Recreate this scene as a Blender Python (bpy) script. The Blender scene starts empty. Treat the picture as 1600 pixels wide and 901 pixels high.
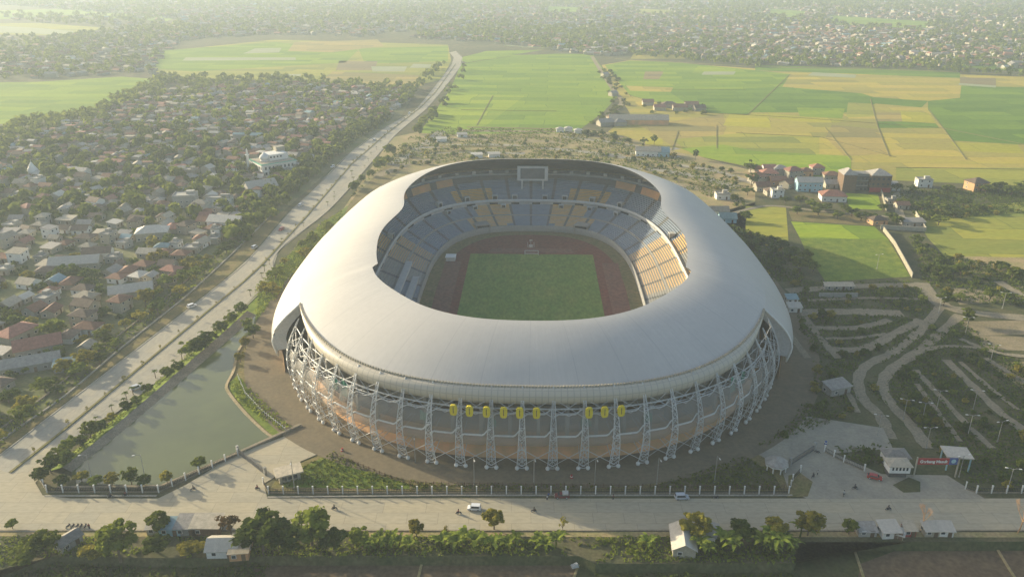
import bpy, bmesh, math, random
import numpy as np
from mathutils import Vector, Matrix
R = math.radians
PI = math.pi
random.seed(7)
rng = np.random.default_rng(7)
SC = bpy.context.scene
COL = SC.collection

# ------------------------------------------------------------------ camera, sky, sun, exposure
FPX = 1600 * 28 / 36
TH = math.atan((450.5 + 63) / FPX)
CAMH = 150.0
cam = bpy.data.cameras.new('camera')
cam.lens = 28; cam.sensor_width = 36; cam.clip_start = 1; cam.clip_end = 20000
camo = bpy.data.objects.new('camera', cam); COL.objects.link(camo)
camo.location = (0, 0, CAMH); camo.rotation_euler = (PI / 2 - TH, 0, 0)
SC.camera = camo

SUN_EL = 15.5
SUN_AZ = math.atan2(-0.862, 0.507)            # from +Y towards +X
w = bpy.data.worlds.new('World'); SC.world = w; w.use_nodes = True
nt = w.node_tree
sky = nt.nodes.new('ShaderNodeTexSky'); sky.sky_type = 'NISHITA'; sky.sun_disc = False
sky.sun_elevation = R(SUN_EL); sky.sun_rotation = SUN_AZ
sky.air_density = 1.0; sky.dust_density = 3.0
nt.links.new(sky.outputs[0], nt.nodes['Background'].inputs[0])
nt.nodes['Background'].inputs[1].default_value = 0.135
sl = bpy.data.lights.new('sun', 'SUN'); sl.energy = 4.8; sl.angle = R(0.6); sl.color = (1.0, 0.88, 0.63)
so = bpy.data.objects.new('sun', sl); COL.objects.link(so)
sd = Vector((math.sin(SUN_AZ) * math.cos(R(SUN_EL)), math.cos(SUN_AZ) * math.cos(R(SUN_EL)), math.sin(R(SUN_EL))))
so.rotation_euler = sd.to_track_quat('Z', 'Y').to_euler()
so.location = (-300, 400, 400)
SC.view_settings.view_transform = 'Standard'; SC.view_settings.look = 'None'
SC.view_settings.exposure = 0.78; SC.view_settings.gamma = 1.0
SC.cycles.max_bounces = 5; SC.cycles.diffuse_bounces = 2; SC.cycles.glossy_bounces = 2
SC.cycles.transparent_max_bounces = 8; SC.cycles.volume_bounces = 1
HAZE_D = 0.00023
HAZE_C = (0.72, 0.84, 0.93)

# ------------------------------------------------------------------ helpers
def G(u, v, z=0.0):
    """ground point (at height z) that the photograph shows at pixel u, v"""
    x = (u - 800) / FPX; y = (v - 450.5) / FPX
    d = (x, math.cos(TH) - y * math.sin(TH), -math.sin(TH) - y * math.cos(TH))
    t = (z - CAMH) / d[2]
    return Vector((d[0] * t, d[1] * t, z))

def pxm(v):                     # pixels per metre on the ground at row v
    return math.cos(TH) * (v + 63) / CAMH

def tag(o, label=None, cat=None, group=None, kind=None):
    if label: o['label'] = label
    if cat: o['category'] = cat
    if group: o['group'] = group
    if kind: o['kind'] = kind
    return o

def empty(name, loc=(0, 0, 0), rz=0.0, label=None, cat=None, group=None):
    o = bpy.data.objects.new(name, None); COL.objects.link(o)
    o.location = loc; o.rotation_euler = (0, 0, rz); o.empty_display_size = 0.5
    return tag(o, label, cat, group)

def link(name, me, parent=None, loc=None, rz=0):
    o = bpy.data.objects.new(name, me); COL.objects.link(o)
    if parent: o.parent = parent
    if loc is not None: o.location = loc
    if rz: o.rotation_euler = (0, 0, rz)
    return o

KIDS = {}
def copy_tree(o, parent=None):
    c = o.copy(); COL.objects.link(c)
    if parent: c.parent = parent
    for ch in o.children: copy_tree(ch, c)
    return c

class MB:
    def __init__(s): s.v = []; s.f = []; s.m = []; s.uv = []
    def vert(s, p): s.v.append((p[0], p[1], p[2])); return len(s.v) - 1
    def face(s, pts, m=0):
        i0 = len(s.v)
        for p in pts: s.v.append((p[0], p[1], p[2]))
        s.f.append(list(range(i0, i0 + len(pts)))); s.m.append(m)
    def box(s, c, size, m=0, rz=0.0, taper=1.0, bottom=True):
        cx, cy, cz = c; sx, sy, sz = size[0] / 2, size[1] / 2, size[2] / 2
        ca, sa = math.cos(rz), math.sin(rz); i0 = len(s.v)
        for dz, k in ((-sz, 1.0), (sz, taper)):
            for dx, dy in ((-sx, -sy), (sx, -sy), (sx, sy), (-sx, sy)):
                x, y = dx * k, dy * k
                s.v.append((cx + x * ca - y * sa, cy + x * sa + y * ca, cz + dz))
        for q in ([0, 1, 5, 4], [1, 2, 6, 5], [2, 3, 7, 6], [3, 0, 4, 7], [4, 5, 6, 7]) + (([3, 2, 1, 0],) if bottom else ()):
            s.f.append([i0 + k for k in q]); s.m.append(m)
    def tube(s, pts, r, n=6, m=0, cap=True, radii=None):
        pts = [Vector(p) for p in pts]; rings = []
        for i, p in enumerate(pts):
            d = (pts[min(i + 1, len(pts) - 1)] - pts[max(i - 1, 0)])
            if d.length < 1e-6: d = Vector((0, 0, 1))
            d.normalize()
            a = d.cross(Vector((0, 0, 1)) if abs(d.z) < 0.9 else Vector((1, 0, 0))).normalized(); b = d.cross(a)
            rr = radii[i] if radii else r
            i0 = len(s.v)
            for k in range(n):
                q = p + (a * math.cos(2 * PI * k / n) + b * math.sin(2 * PI * k / n)) * rr
                s.v.append(tuple(q))
            rings.append(i0)
        for i in range(len(rings) - 1):
            for k in range(n):
                s.f.append([rings[i] + k, rings[i] + (k + 1) % n, rings[i + 1] + (k + 1) % n, rings[i + 1] + k]); s.m.append(m)
        if cap:
            s.f.append([rings[0] + k for k in range(n)][::-1]); s.m.append(m)
            s.f.append([rings[-1] + k for k in range(n)]); s.m.append(m)
    def ball(s, c, r, m=0, nu=8, nv=5, sz=1.0):
        i0 = len(s.v)
        for j in range(1, nv):
            a = PI * j / nv
            for k in range(nu):
                b = 2 * PI * k / nu
                s.v.append((c[0] + r * math.sin(a) * math.cos(b), c[1] + r * math.sin(a) * math.sin(b), c[2] + r * sz * math.cos(a)))
        t = s.vert((c[0], c[1], c[2] + r * sz)); bt = s.vert((c[0], c[1], c[2] - r * sz))
        for k in range(nu):
            s.f.append([t, i0 + k, i0 + (k + 1) % nu]); s.m.append(m)
            e = i0 + (nv - 2) * nu
            s.f.append([bt, e + (k + 1) % nu, e + k]); s.m.append(m)
        for j in range(nv - 2):
            for k in range(nu):
                s.f.append([i0 + j * nu + k, i0 + (j + 1) * nu + k, i0 + (j + 1) * nu + (k + 1) % nu, i0 + j * nu + (k + 1) % nu]); s.m.append(m)
    def mesh(s, name, mats, smooth=False):
        me = bpy.data.meshes.new(name); me.from_pydata(s.v, [], s.f)
        for m in (mats if isinstance(mats, (list, tuple)) else [mats]): me.materials.append(m)
        if len(me.polygons): me.polygons.foreach_set('material_index', s.m)
        if smooth: me.polygons.foreach_set('use_smooth', [True] * len(me.polygons))
        me.update(); return me
    def build(s, name, mats, parent=None, loc=None, rz=0, smooth=False):
        return link(name, s.mesh(name, mats, smooth), parent, loc, rz)

def grid_mesh(name, rows, mats, closed=True, smooth=True, uscale=1.0, matfn=None):
    """rows[j][i] -> point; i runs along the ring.  UV = (i*uscale, j/nrows)"""
    nj, ni = len(rows), len(rows[0])
    v = [tuple(p) for r in rows for p in r]; f = []; mi = []; uvs = []
    for j in range(nj - 1):
        for i in range(ni if closed else ni - 1):
            i2 = (i + 1) % ni
            f.append([j * ni + i, j * ni + i2, (j + 1) * ni + i2, (j + 1) * ni + i])
            mi.append(matfn(i, j) if matfn else 0)
            for a, b in ((i, j), (i + 1, j), (i + 1, j + 1), (i, j + 1)): uvs += [a * uscale, b / (nj - 1)]
    me = bpy.data.meshes.new(name); me.from_pydata(v, [], f)
    for m in (mats if isinstance(mats, (list, tuple)) else [mats]): me.materials.append(m)
    me.polygons.foreach_set('material_index', mi)
    if smooth: me.polygons.foreach_set('use_smooth', [True] * len(f))
    uvl = me.uv_layers.new(name='UVMap'); uvl.data.foreach_set('uv', uvs)
    me.update(); return me

# ------------------------------------------------------------------ materials
def base_mat(name, rough=0.85, spec=0.2):
    m = bpy.data.materials.new(name); m.use_nodes = True
    b = m.node_tree.nodes['Principled BSDF']; b.inputs['Roughness'].default_value = rough
    b.inputs['Specular IOR Level'].default_value = spec
    return m, m.node_tree, b

def N(t, typ, **kw):
    n = t.nodes.new(typ)
    for k, v in kw.items(): setattr(n, k, v)
    return n

def rgb(c): return (c[0], c[1], c[2], 1.0)

def noise_fac(t, vec, scale, detail=4, rough=0.6, lo=0.35, hi=0.65):
    n = N(t, 'ShaderNodeTexNoise'); n.inputs['Scale'].default_value = scale; n.inputs['Detail'].default_value = detail
    n.inputs['Roughness'].default_value = rough
    t.links.new(vec, n.inputs['Vector'])
    mr = N(t, 'ShaderNodeMapRange'); mr.inputs[1].default_value = lo; mr.inputs[2].default_value = hi
    t.links.new(n.outputs['Fac'], mr.inputs[0]); return mr.outputs[0]

def mixc(t, fac, a, b, blend='MIX'):
    m = N(t, 'ShaderNodeMix', data_type='RGBA', blend_type=blend)
    if isinstance(fac, float): m.inputs[0].default_value = fac
    else: t.links.new(fac, m.inputs[0])
    for k, c in ((6, a), (7, b)):
        if isinstance(c, tuple): m.inputs[k].default_value = rgb(c)
        else: t.links.new(c, m.inputs[k])
    return m.outputs[2]

def ground_mat(name, c1, c2, c3=None, s1=0.02, s2=0.25, s3=2.0, rough=0.95, bump=0.0, stretch=None, amp=1.0, plots=None):
    """world-space three-scale mottling"""
    m, t, b = base_mat(name, rough, 0.1)
    g = N(t, 'ShaderNodeNewGeometry'); vec = g.outputs['Position']
    if stretch:
        mp = N(t, 'ShaderNodeMapping'); mp.inputs['Scale'].default_value = (stretch[0], stretch[1], 1); mp.inputs['Rotation'].default_value = (0, 0, stretch[2])
        t.links.new(vec, mp.inputs[0]); vec = mp.outputs[0]
    f1 = noise_fac(t, vec, s1, 5); f2 = noise_fac(t, vec, s2, 5); f3 = noise_fac(t, vec, s3, 3, 0.6, 0.3, 0.7)
    c = mixc(t, f1, c1, c2)
    c = mixc(t, f2, c, c3 or c2) if c3 else c
    if plots:                                      # sub-plots with thin earth bunds
        mp2 = N(t, 'ShaderNodeMapping'); mp2.inputs['Rotation'].default_value = (0, 0, plots[2]); pv_ = plots[3] if len(plots) > 3 else 1.0; t.links.new(g.outputs['Position'], mp2.inputs[0])
        wob = N(t, 'ShaderNodeTexNoise'); wob.inputs['Scale'].default_value = .02; t.links.new(g.outputs['Position'], wob.inputs['Vector'])
        va = N(t, 'ShaderNodeVectorMath', operation='MULTIPLY_ADD'); va.inputs[1].default_value = (14, 14, 0) if pv_ == 1 else (.3, .3, 0); t.links.new(wob.outputs['Color'], va.inputs[0]); t.links.new(mp2.outputs[0], va.inputs[2])
        br = N(t, 'ShaderNodeTexBrick'); br.inputs['Scale'].default_value = 1.0; br.inputs['Brick Width'].default_value = plots[0]; br.inputs['Row Height'].default_value = plots[1]
        br.inputs['Mortar Size'].default_value = .45 if pv_ == 1 else .07; br.inputs['Mortar Smooth'].default_value = .3; br.offset = .37; br.squash = 1.4; br.squash_frequency = 3
        sv = lambda c_: tuple(1 + (q_ - 1) * pv_ for q_ in c_) + (1,); br.inputs['Color1'].default_value = sv((.70, .78, .9)); br.inputs['Color2'].default_value = sv((1.18, 1.12, .95)); br.inputs['Mortar'].default_value = sv((.62, .68, .8)) if pv_ == 1 else (.7, .7, .72, 1)
        t.links.new(va.outputs[0], br.inputs['Vector']); c = mixc(t, 1.0, c, br.outputs['Color'], 'MULTIPLY')
    mul = N(t, 'ShaderNodeMapRange'); mul.inputs[3].default_value = 1 - .28 * amp; mul.inputs[4].default_value = 1 + .22 * amp
    t.links.new(f3, mul.inputs[0])
    sc = N(t, 'ShaderNodeVectorMath', operation='SCALE'); t.links.new(c, sc.inputs[0]); t.links.new(mul.outputs[0], sc.inputs['Scale'])
    t.links.new(sc.outputs[0], b.inputs['Base Color'])
    return m

def obj_mat(name, c, var=0.25, rough=0.8, spec=0.25, scale=1.5, tint=None, metal=0.0):
    """object-space weathering and a little change from object to object"""
    m, t, b = base_mat(name, rough, spec); b.inputs['Metallic'].default_value = metal
    tc = N(t, 'ShaderNodeTexCoord'); oi = N(t, 'ShaderNodeObjectInfo')
    f = noise_fac(t, tc.outputs['Object'], scale, 5, 0.65, 0.3, 0.7)
    col = mixc(t, f, tuple(x * (1 - var) for x in c), tuple(min(1, x * (1 + var)) for x in (tint or c)))
    mr = N(t, 'ShaderNodeMapRange'); mr.inputs[3].default_value = 1 - var * .7; mr.inputs[4].default_value = 1 + var * .7
    t.links.new(oi.outputs['Random'], mr.inputs[0])
    sc = N(t, 'ShaderNodeVectorMath', operation='SCALE'); t.links.new(col, sc.inputs[0]); t.links.new(mr.outputs[0], sc.inputs['Scale'])
    t.links.new(sc.outputs[0], b.inputs['Base Color']); return m

def roof_tile_mat(name, c, var=0.3, stripes=6.0, rough=0.8, spec=0.2):
    m, t, b = base_mat(name, rough, spec)
    tc = N(t, 'ShaderNodeTexCoord'); oi = N(t, 'ShaderNodeObjectInfo')
    f = noise_fac(t, tc.outputs['Object'], 0.8, 6, 0.7, 0.3, 0.7)
    wv = N(t, 'ShaderNodeTexWave', wave_type='BANDS', bands_direction='X'); wv.inputs['Scale'].default_value = stripes; wv.inputs['Distortion'].default_value = 0.4
    t.links.new(tc.outputs['Object'], wv.inputs[0])
    col = mixc(t, f, tuple(x * (1 - var) for x in c), tuple(min(1, x * (1 + var)) for x in c))
    w2 = N(t, 'ShaderNodeMapRange'); w2.inputs[3].default_value = .8; w2.inputs[4].default_value = 1.1; t.links.new(wv.outputs[1], w2.inputs[0])
    mr = N(t, 'ShaderNodeMapRange'); mr.inputs[3].default_value = .75; mr.inputs[4].default_value = 1.2
    t.links.new(oi.outputs['Random'], mr.inputs[0])
    mm = N(t, 'ShaderNodeMath', operation='MULTIPLY'); t.links.new(w2.outputs[0], mm.inputs[0]); t.links.new(mr.outputs[0], mm.inputs[1])
    sc = N(t, 'ShaderNodeVectorMath', operation='SCALE'); t.links.new(col, sc.inputs[0]); t.links.new(mm.outputs[0], sc.inputs['Scale'])
    t.links.new(sc.outputs[0], b.inputs['Base Color']); return m

def leaf_mat(name, c, transl=0.42):
    m = bpy.data.materials.new(name); m.use_nodes = True; t = m.node_tree
    t.nodes.remove(t.nodes['Principled BSDF']); out = t.nodes['Material Output']
    at = N(t, 'ShaderNodeAttribute', attribute_name='leaf'); oi = N(t, 'ShaderNodeObjectInfo')
    col = mixc(t, at.outputs['Fac'], tuple(x * .62 for x in c), (c[0] * 1.6, c[1] * 1.38, c[2] * 1.1))
    mr = N(t, 'ShaderNodeMapRange'); mr.inputs[3].default_value = .72; mr.inputs[4].default_value = 1.25
    t.links.new(oi.outputs['Random'], mr.inputs[0])
    sc = N(t, 'ShaderNodeVectorMath', operation='SCALE'); t.links.new(col, sc.inputs[0]); t.links.new(mr.outputs[0], sc.inputs['Scale'])
    d = N(t, 'ShaderNodeBsdfDiffuse'); tr = N(t, 'ShaderNodeBsdfTranslucent'); mx = N(t, 'ShaderNodeMixShader'); mx.inputs[0].default_value = transl
    for s in (d, tr): t.links.new(sc.outputs[0], s.inputs[0])
    t.links.new(d.outputs[0], mx.inputs[1]); t.links.new(tr.outputs[0], mx.inputs[2]); t.links.new(mx.outputs[0], out.inputs[0])
    return m

M = {}
M['earth'] = ground_mat('earth', (.115, .105, .055), (.19, .155, .085), (.085, .095, .04), .012, .09, 1.2)
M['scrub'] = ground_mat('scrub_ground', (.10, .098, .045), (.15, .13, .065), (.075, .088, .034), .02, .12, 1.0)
M['town'] = ground_mat('town_ground', (.17, .175, .075), (.27, .225, .14), (.12, .145, .05), .015, .06, .8)
M['tan'] = ground_mat('tan_soil', (.42, .31, .17), (.34, .25, .13), (.27, .25, .10), .02, .1, 1.0)
M['sand'] = ground_mat('pale_sand', (.38, .31, .2), (.3, .24, .15), (.24, .2, .11), .03, .15, 1.2)
M['road'] = ground_mat('worn_concrete', (.42, .37, .265), (.395, .35, .25), (.445, .39, .275), .02, .2, 1.2, .9, stretch=(.4, 1, 0), amp=.35, plots=(9, 4.9, 0, .22))
M['highway'] = ground_mat('highway_concrete', (.38, .35, .275), (.32, .30, .245), (.42, .375, .285), .03, .2, 1.2, .9, stretch=(1, .4, .25), amp=.4, plots=(4.5, 9, .14, .25))
M['drive'] = ground_mat('grey_drive', (.33, .30, .235), (.26, .24, .19), (.37, .33, .245), .03, .15, 1.0, amp=.4)
M['track_soil'] = ground_mat('track_soil', (.27, .235, .165), (.21, .185, .125), (.30, .255, .17), .03, .2, 1.2)
M['apron'] = ground_mat('brown_asphalt', (.19, .155, .10), (.165, .138, .092), (.21, .17, .108), .03, .15, .7, amp=.45)
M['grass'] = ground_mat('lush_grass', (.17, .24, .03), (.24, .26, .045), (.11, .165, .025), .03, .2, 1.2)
M['drygrass'] = ground_mat('dry_grass', (.2, .165, .065), (.155, .15, .05), (.24, .185, .085), .03, .2, 1.2)
M['pitch'] = ground_mat('pitch_turf', (.15, .23, .055), (.19, .24, .065), (.125, .205, .05), .04, .15, .8, stretch=(1, .4, 0))
M['track'] = ground_mat('track_rubber', (.195, .07, .05), (.16, .068, .053), (.175, .078, .058), .03, .12, .6)
M['tracklane'] = ground_mat('track_lane_rubber', (.19, .10, .08), (.155, .09, .075), (.21, .105, .08), .03, .12, .6)
M['infill'] = ground_mat('olive_infill', (.17, .15, .07), (.14, .135, .06), (.2, .16, .085), .04, .15, .6)
M['kerb'] = ground_mat('kerb_concrete', (.42, .38, .3), (.34, .31, .25), None, .1, .3, 2.)
M['wallstone'] = ground_mat('retaining_stone', (.27, .23, .16), (.2, .175, .125), (.32, .27, .19), .1, .4, 2.)
M['darkfield'] = ground_mat('dark_fallow', (.085, .09, .03), (.13, .10, .055), (.06, .075, .025), .03, .12, .8)
M['fallow'] = ground_mat('brown_fallow', (.15, .105, .065), (.105, .08, .05), (.17, .12, .07), .03, .12, .8)
FIELD = {
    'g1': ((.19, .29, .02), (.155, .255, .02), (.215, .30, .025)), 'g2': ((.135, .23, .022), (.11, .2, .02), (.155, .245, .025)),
    'g3': ((.24, .33, .02), (.20, .30, .02), (.27, .34, .03)), 'y1': ((.42, .38, .03), (.37, .34, .035), (.43, .38, .05)),
    't1': ((.42, .33, .085), (.36, .29, .07), (.38, .33, .06)), 't2': ((.34, .27, .09), (.29, .24, .07), (.35, .275, .09)),
    'o1': ((.29, .30, .05), (.24, .265, .045), (.33, .31, .055)), 'b1': ((.26, .21, .10), (.22, .185, .09), (.27, .21, .1)),
    'w1': ((.30, .33, .18), (.27, .3, .16), (.34, .35, .22))}
for k, c in FIELD.items(): M['f_' + k] = ground_mat('paddy_' + k, c[0], c[1], c[2], .006, .05, .5, .95, stretch=(.35, 1, 0), amp=.6, plots=(62, 24, .05) if k != 'w1' else None)
M['dirt_line'] = ground_mat('bund_soil', (.19, .18, .06), (.22, .19, .08), None, .05, .2, 1.)
# pond water
m, t, b = base_mat('pond_water', .12, .4); M['water'] = m
g = N(t, 'ShaderNodeNewGeometry'); f = noise_fac(t, g.outputs['Position'], .035, 4)
t.links.new(mixc(t, f, (.125, .14, .05), (.10, .115, .045)), b.inputs['Base Color'])
nz = N(t, 'ShaderNodeTexNoise'); nz.inputs['Scale'].default_value = .9; nz.inputs['Detail'].default_value = 3; t.links.new(g.outputs['Position'], nz.inputs['Vector'])
bp = N(t, 'ShaderNodeBump'); bp.inputs['Strength'].default_value = .12; bp.inputs['Distance'].default_value = .15; t.links.new(nz.outputs[0], bp.inputs['Height']); t.links.new(bp.outputs[0], b.inputs['Normal'])
M['white'] = obj_mat('white_paint', (.72, .70, .64), .12)
M['cream'] = obj_mat('cream_plaster', (.37, .335, .255), .2)
M['concrete'] = obj_mat('grey_concrete', (.34, .325, .285), .2)
M['concrete_d'] = obj_mat('dark_concrete', (.13, .125, .115), .25)
M['dunwall'] = obj_mat('dun_plaster', (.36, .31, .235), .2)
M['tanwall'] = obj_mat('tan_render', (.52, .37, .2), .25, scale=.12, tint=(.56, .29, .14))
M['steel'] = obj_mat('pale_galvanised_steel', (.6, .6, .57), .15, .45, .5)
M['dark'] = obj_mat('opening_shade_and_rails', (.025, .027, .03), .2)  # near-black colour for shade inside openings; also plain dark railings
M['glass'] = obj_mat('window_glass', (.04, .05, .06), .2, .15, .6)
M['bluewall'] = obj_mat('blue_plaster', (.3, .47, .52), .15)
M['brown'] = obj_mat('brown_timber', (.15, .1, .06), .25)
M['black'] = obj_mat('black_rubber', (.02, .02, .02), .2)
M['greennet'] = obj_mat('green_sheeting', (.1, .36, .24), .25)
M['yellow'] = obj_mat('yellow_panel', (.72, .58, .03), .1, .6)
M['redsign'] = obj_mat('red_signboard', (.36, .05, .045), .12)
M['bluesign'] = obj_mat('blue_signboard', (.08, .12, .3), .12)
M['terracotta'] = roof_tile_mat('terracotta_tiles', (.26, .14, .09))
M['redtile'] = roof_tile_mat('red_tiles', (.33, .16, .115))
M['browntile'] = roof_tile_mat('brown_tiles', (.17, .125, .09))
M['greytin'] = roof_tile_mat('grey_tin', (.31, .285, .245), rough=.5)
M['whitetin'] = roof_tile_mat('white_tin', (.5, .46, .38), .15, rough=.5)
M['bluetin'] = roof_tile_mat('teal_tin', (.22, .32, .33), .2, rough=.5)
M['cement'] = roof_tile_mat('cement_sheet', (.42, .365, .27), .25, stripes=2.)
M['leaf_d'] = leaf_mat('leaf_dark', (.095, .14, .03)); M['leaf_m'] = leaf_mat('leaf_mid', (.155, .205, .038)); M['leaf_y'] = leaf_mat('leaf_olive', (.24, .235, .045))
M['leaf_b'] = leaf_mat('leaf_banana', (.19, .26, .05), .4); M['leaf_r'] = leaf_mat('leaf_russet', (.12, .085, .035))
M['bark'] = obj_mat('bark', (.15, .115, .075), .3)
M['carwhite'] = obj_mat('white_car_paint', (.75, .76, .76), .05, .3, .5); M['carred'] = obj_mat('red_car_paint', (.4, .03, .025), .05, .3, .5)
M['cargrey'] = obj_mat('silver_car_paint', (.5, .53, .56), .05, .3, .5)
M['skin'] = obj_mat('skin', (.3, .18, .12), .05); M['hair'] = obj_mat('hair', (.015, .012, .01), .1)
M['cloth_d'] = obj_mat('dark_cloth', (.05, .05, .06), .15); M['cloth_r'] = obj_mat('maroon_cloth', (.2, .05, .05), .15); M['cloth_l'] = obj_mat('pale_cloth', (.45, .45, .42), .15)

# stadium materials
m, t, b = base_mat('roof_membrane', .5, .35); M['roof'] = m
uv = N(t, 'ShaderNodeUVMap'); g = N(t, 'ShaderNodeNewGeometry')
sp = N(t, 'ShaderNodeSeparateXYZ'); t.links.new(uv.outputs[0], sp.inputs[0])
fr = N(t, 'ShaderNodeMath', operation='FRACT'); t.links.new(sp.outputs[0], fr.inputs[0])
ln = N(t, 'ShaderNodeMath', operation='LESS_THAN'); ln.inputs[1].default_value = .018; t.links.new(fr.outputs[0], ln.inputs[0])
f = noise_fac(t, g.outputs['Position'], .03, 5); f2 = noise_fac(t, g.outputs['Position'], .5, 5, .7)
mp = N(t, 'ShaderNodeMapping'); mp.inputs['Scale'].default_value = (9.0, .5, 1); t.links.new(uv.outputs[0], mp.inputs[0])
f3 = noise_fac(t, mp.outputs[0], 3.0, 5, .7, .35, .75)
c = mixc(t, f, (.50, .475, .43), (.56, .535, .485)); c = mixc(t, f3, c, (.47, .45, .405))
mf = N(t, 'ShaderNodeMath', operation='MULTIPLY'); mf.inputs[1].default_value = .35; t.links.new(f2, mf.inputs[0])
c = mixc(t, mf.outputs[0], c, (.43, .41, .37))
lf = N(t, 'ShaderNodeMath', operation='MULTIPLY'); lf.inputs[1].default_value = .32; t.links.new(ln.outputs[0], lf.inputs[0])
c = mixc(t, lf.outputs[0], c, (.30, .295, .285)); t.links.new(c, b.inputs['Base Color'])
m, t, b = base_mat('rim_ribbed_cladding', .45, .4); M['rim'] = m
uv = N(t, 'ShaderNodeUVMap'); sp = N(t, 'ShaderNodeSeparateXYZ'); t.links.new(uv.outputs[0], sp.inputs[0])
fr = N(t, 'ShaderNodeMath', operation='FRACT'); t.links.new(sp.outputs[0], fr.inputs[0])
ln = N(t, 'ShaderNodeMath', operation='LESS_THAN'); ln.inputs[1].default_value = .14; t.links.new(fr.outputs[0], ln.inputs[0])
m1 = N(t, 'ShaderNodeMath', operation='MULTIPLY'); m1.inputs[1].default_value = 5.0; t.links.new(sp.outputs[1], m1.inputs[0])
fr2 = N(t, 'ShaderNodeMath', operation='FRACT'); t.links.new(m1.outputs[0], fr2.inputs[0])
l2 = N(t, 'ShaderNodeMath', operation='LESS_THAN'); l2.inputs[1].default_value = .1; t.links.new(fr2.outputs[0], l2.inputs[0])
mx = N(t, 'ShaderNodeMath', operation='MAXIMUM'); t.links.new(ln.outputs[0], mx.inputs[0]); t.links.new(l2.outputs[0], mx.inputs[1])
mm = N(t, 'ShaderNodeMath', operation='MULTIPLY'); mm.inputs[1].default_value = .45; t.links.new(mx.outputs[0], mm.inputs[0])
t.links.new(mixc(t, mm.outputs[0], (.52, .47, .37), (.27, .25, .21)), b.inputs['Base Color'])
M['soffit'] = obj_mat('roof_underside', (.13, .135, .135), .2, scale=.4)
M['seat_b'] = obj_mat('blue_grey_seats', (.225, .265, .315), .12, scale=.6); M['seat_o'] = obj_mat('orange_seats', (.66, .39, .11), .15, scale=.6)
M['seat_g'] = obj_mat('grey_seats', (.27, .28, .28), .15, scale=.6); M['step'] = obj_mat('stand_concrete', (.33, .315, .28), .15, scale=.5)
M['band'] = obj_mat('white_band', (.52, .52, .49), .12, scale=.3)
m, t, b = base_mat('perforated_mesh', .6, .3); M['mesh'] = m         # perforated sheet: a third of it is holes
uv = N(t, 'ShaderNodeUVMap'); wv = N(t, 'ShaderNodeTexWave', wave_type='BANDS', bands_direction='X'); wv.inputs['Scale'].default_value = 1.6
t.links.new(uv.outputs[0], wv.inputs[0])
t.links.new(mixc(t, wv.outputs[1], (.22, .21, .19), (.44, .41, .35)), b.inputs['Base Color'])
tr = N(t, 'ShaderNodeBsdfTransparent'); ms = N(t, 'ShaderNodeMixShader'); ms.inputs[0].default_value = .46
t.links.new(b.outputs[0], ms.inputs[1]); t.links.new(tr.outputs[0], ms.inputs[2]); t.links.new(ms.outputs[0], t.nodes['Material Output'].inputs[0])

# ------------------------------------------------------------------ haze: one closed box of even air
mb = MB(); mb.box((0, 3500, 74.5), (16000, 9000, 157.5))
hz = mb.build('haze', [], None)
m = bpy.data.materials.new('haze'); m.use_nodes = True; t = m.node_tree; t.nodes.remove(t.nodes['Principled BSDF'])
pv = N(t, 'ShaderNodeVolumePrincipled'); pv.inputs['Color'].default_value = rgb(HAZE_C); pv.inputs['Density'].default_value = HAZE_D
pv.inputs['Anisotropy'].default_value = 0.20
t.links.new(pv.outputs[0], t.nodes['Material Output'].inputs['Volume']); hz.data.materials.append(m)
tag(hz, 'pale warm haze over the whole plain', None, None, 'stuff')

# ------------------------------------------------------------------ ground, roads, fields
def sheet(name, pts, z, mat, label=None, px=True, kind='structure'):
    """flat sheet; pts are photo pixels unless px is False"""
    P = [G(u, v, z) for u, v in pts] if px else [Vector((x, y, z)) for x, y in pts]
    bm = bmesh.new(); vs = [bm.verts.new(p) for p in P]; f = bm.faces.new(vs)
    bmesh.ops.triangulate(bm, faces=[f]); bm.normal_update()
    for f in bm.faces:
        if f.normal.z < 0: f.normal_flip()
    me = bpy.data.meshes.new(name); bm.to_mesh(me); bm.free(); me.materials.append(M[mat] if isinstance(mat, str) else mat)
    return tag(link(name, me), label, None, None, kind)

def smooth_line(P, n=6):
    P = [Vector(p) for p in P]
    if len(P) < 3: return P
    out = []
    for i in range(len(P) - 1):
        p0, p1, p2, p3 = P[max(i - 1, 0)], P[i], P[i + 1], P[min(i + 2, len(P) - 1)]
        for k in range(n):
            s = k / n
            out.append(0.5 * ((2 * p1) + (p2 - p0) * s + (2 * p0 - 5 * p1 + 4 * p2 - p3) * s * s + (3 * p1 - p0 - 3 * p2 + p3) * s ** 3))
    out.append(P[-1]); return out

def strip_pts(P, wid, jit=0.0):
    L, Rr = [], []; w0 = wid; ph = random.random() * 9
    for i, p in enumerate(P):
        d = (P[min(i + 1, len(P) - 1)] - P[max(i - 1, 0)]); d.z = 0; d.normalize(); n = Vector((-d.y, d.x, 0))
        if jit: wid = w0 * (1 + jit * (math.sin(i * 1.7 + ph) * .6 + random.uniform(-.6, .6)))
        L.append(p + n * wid / 2); Rr.append(p - n * wid / 2)
    return L, Rr

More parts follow.
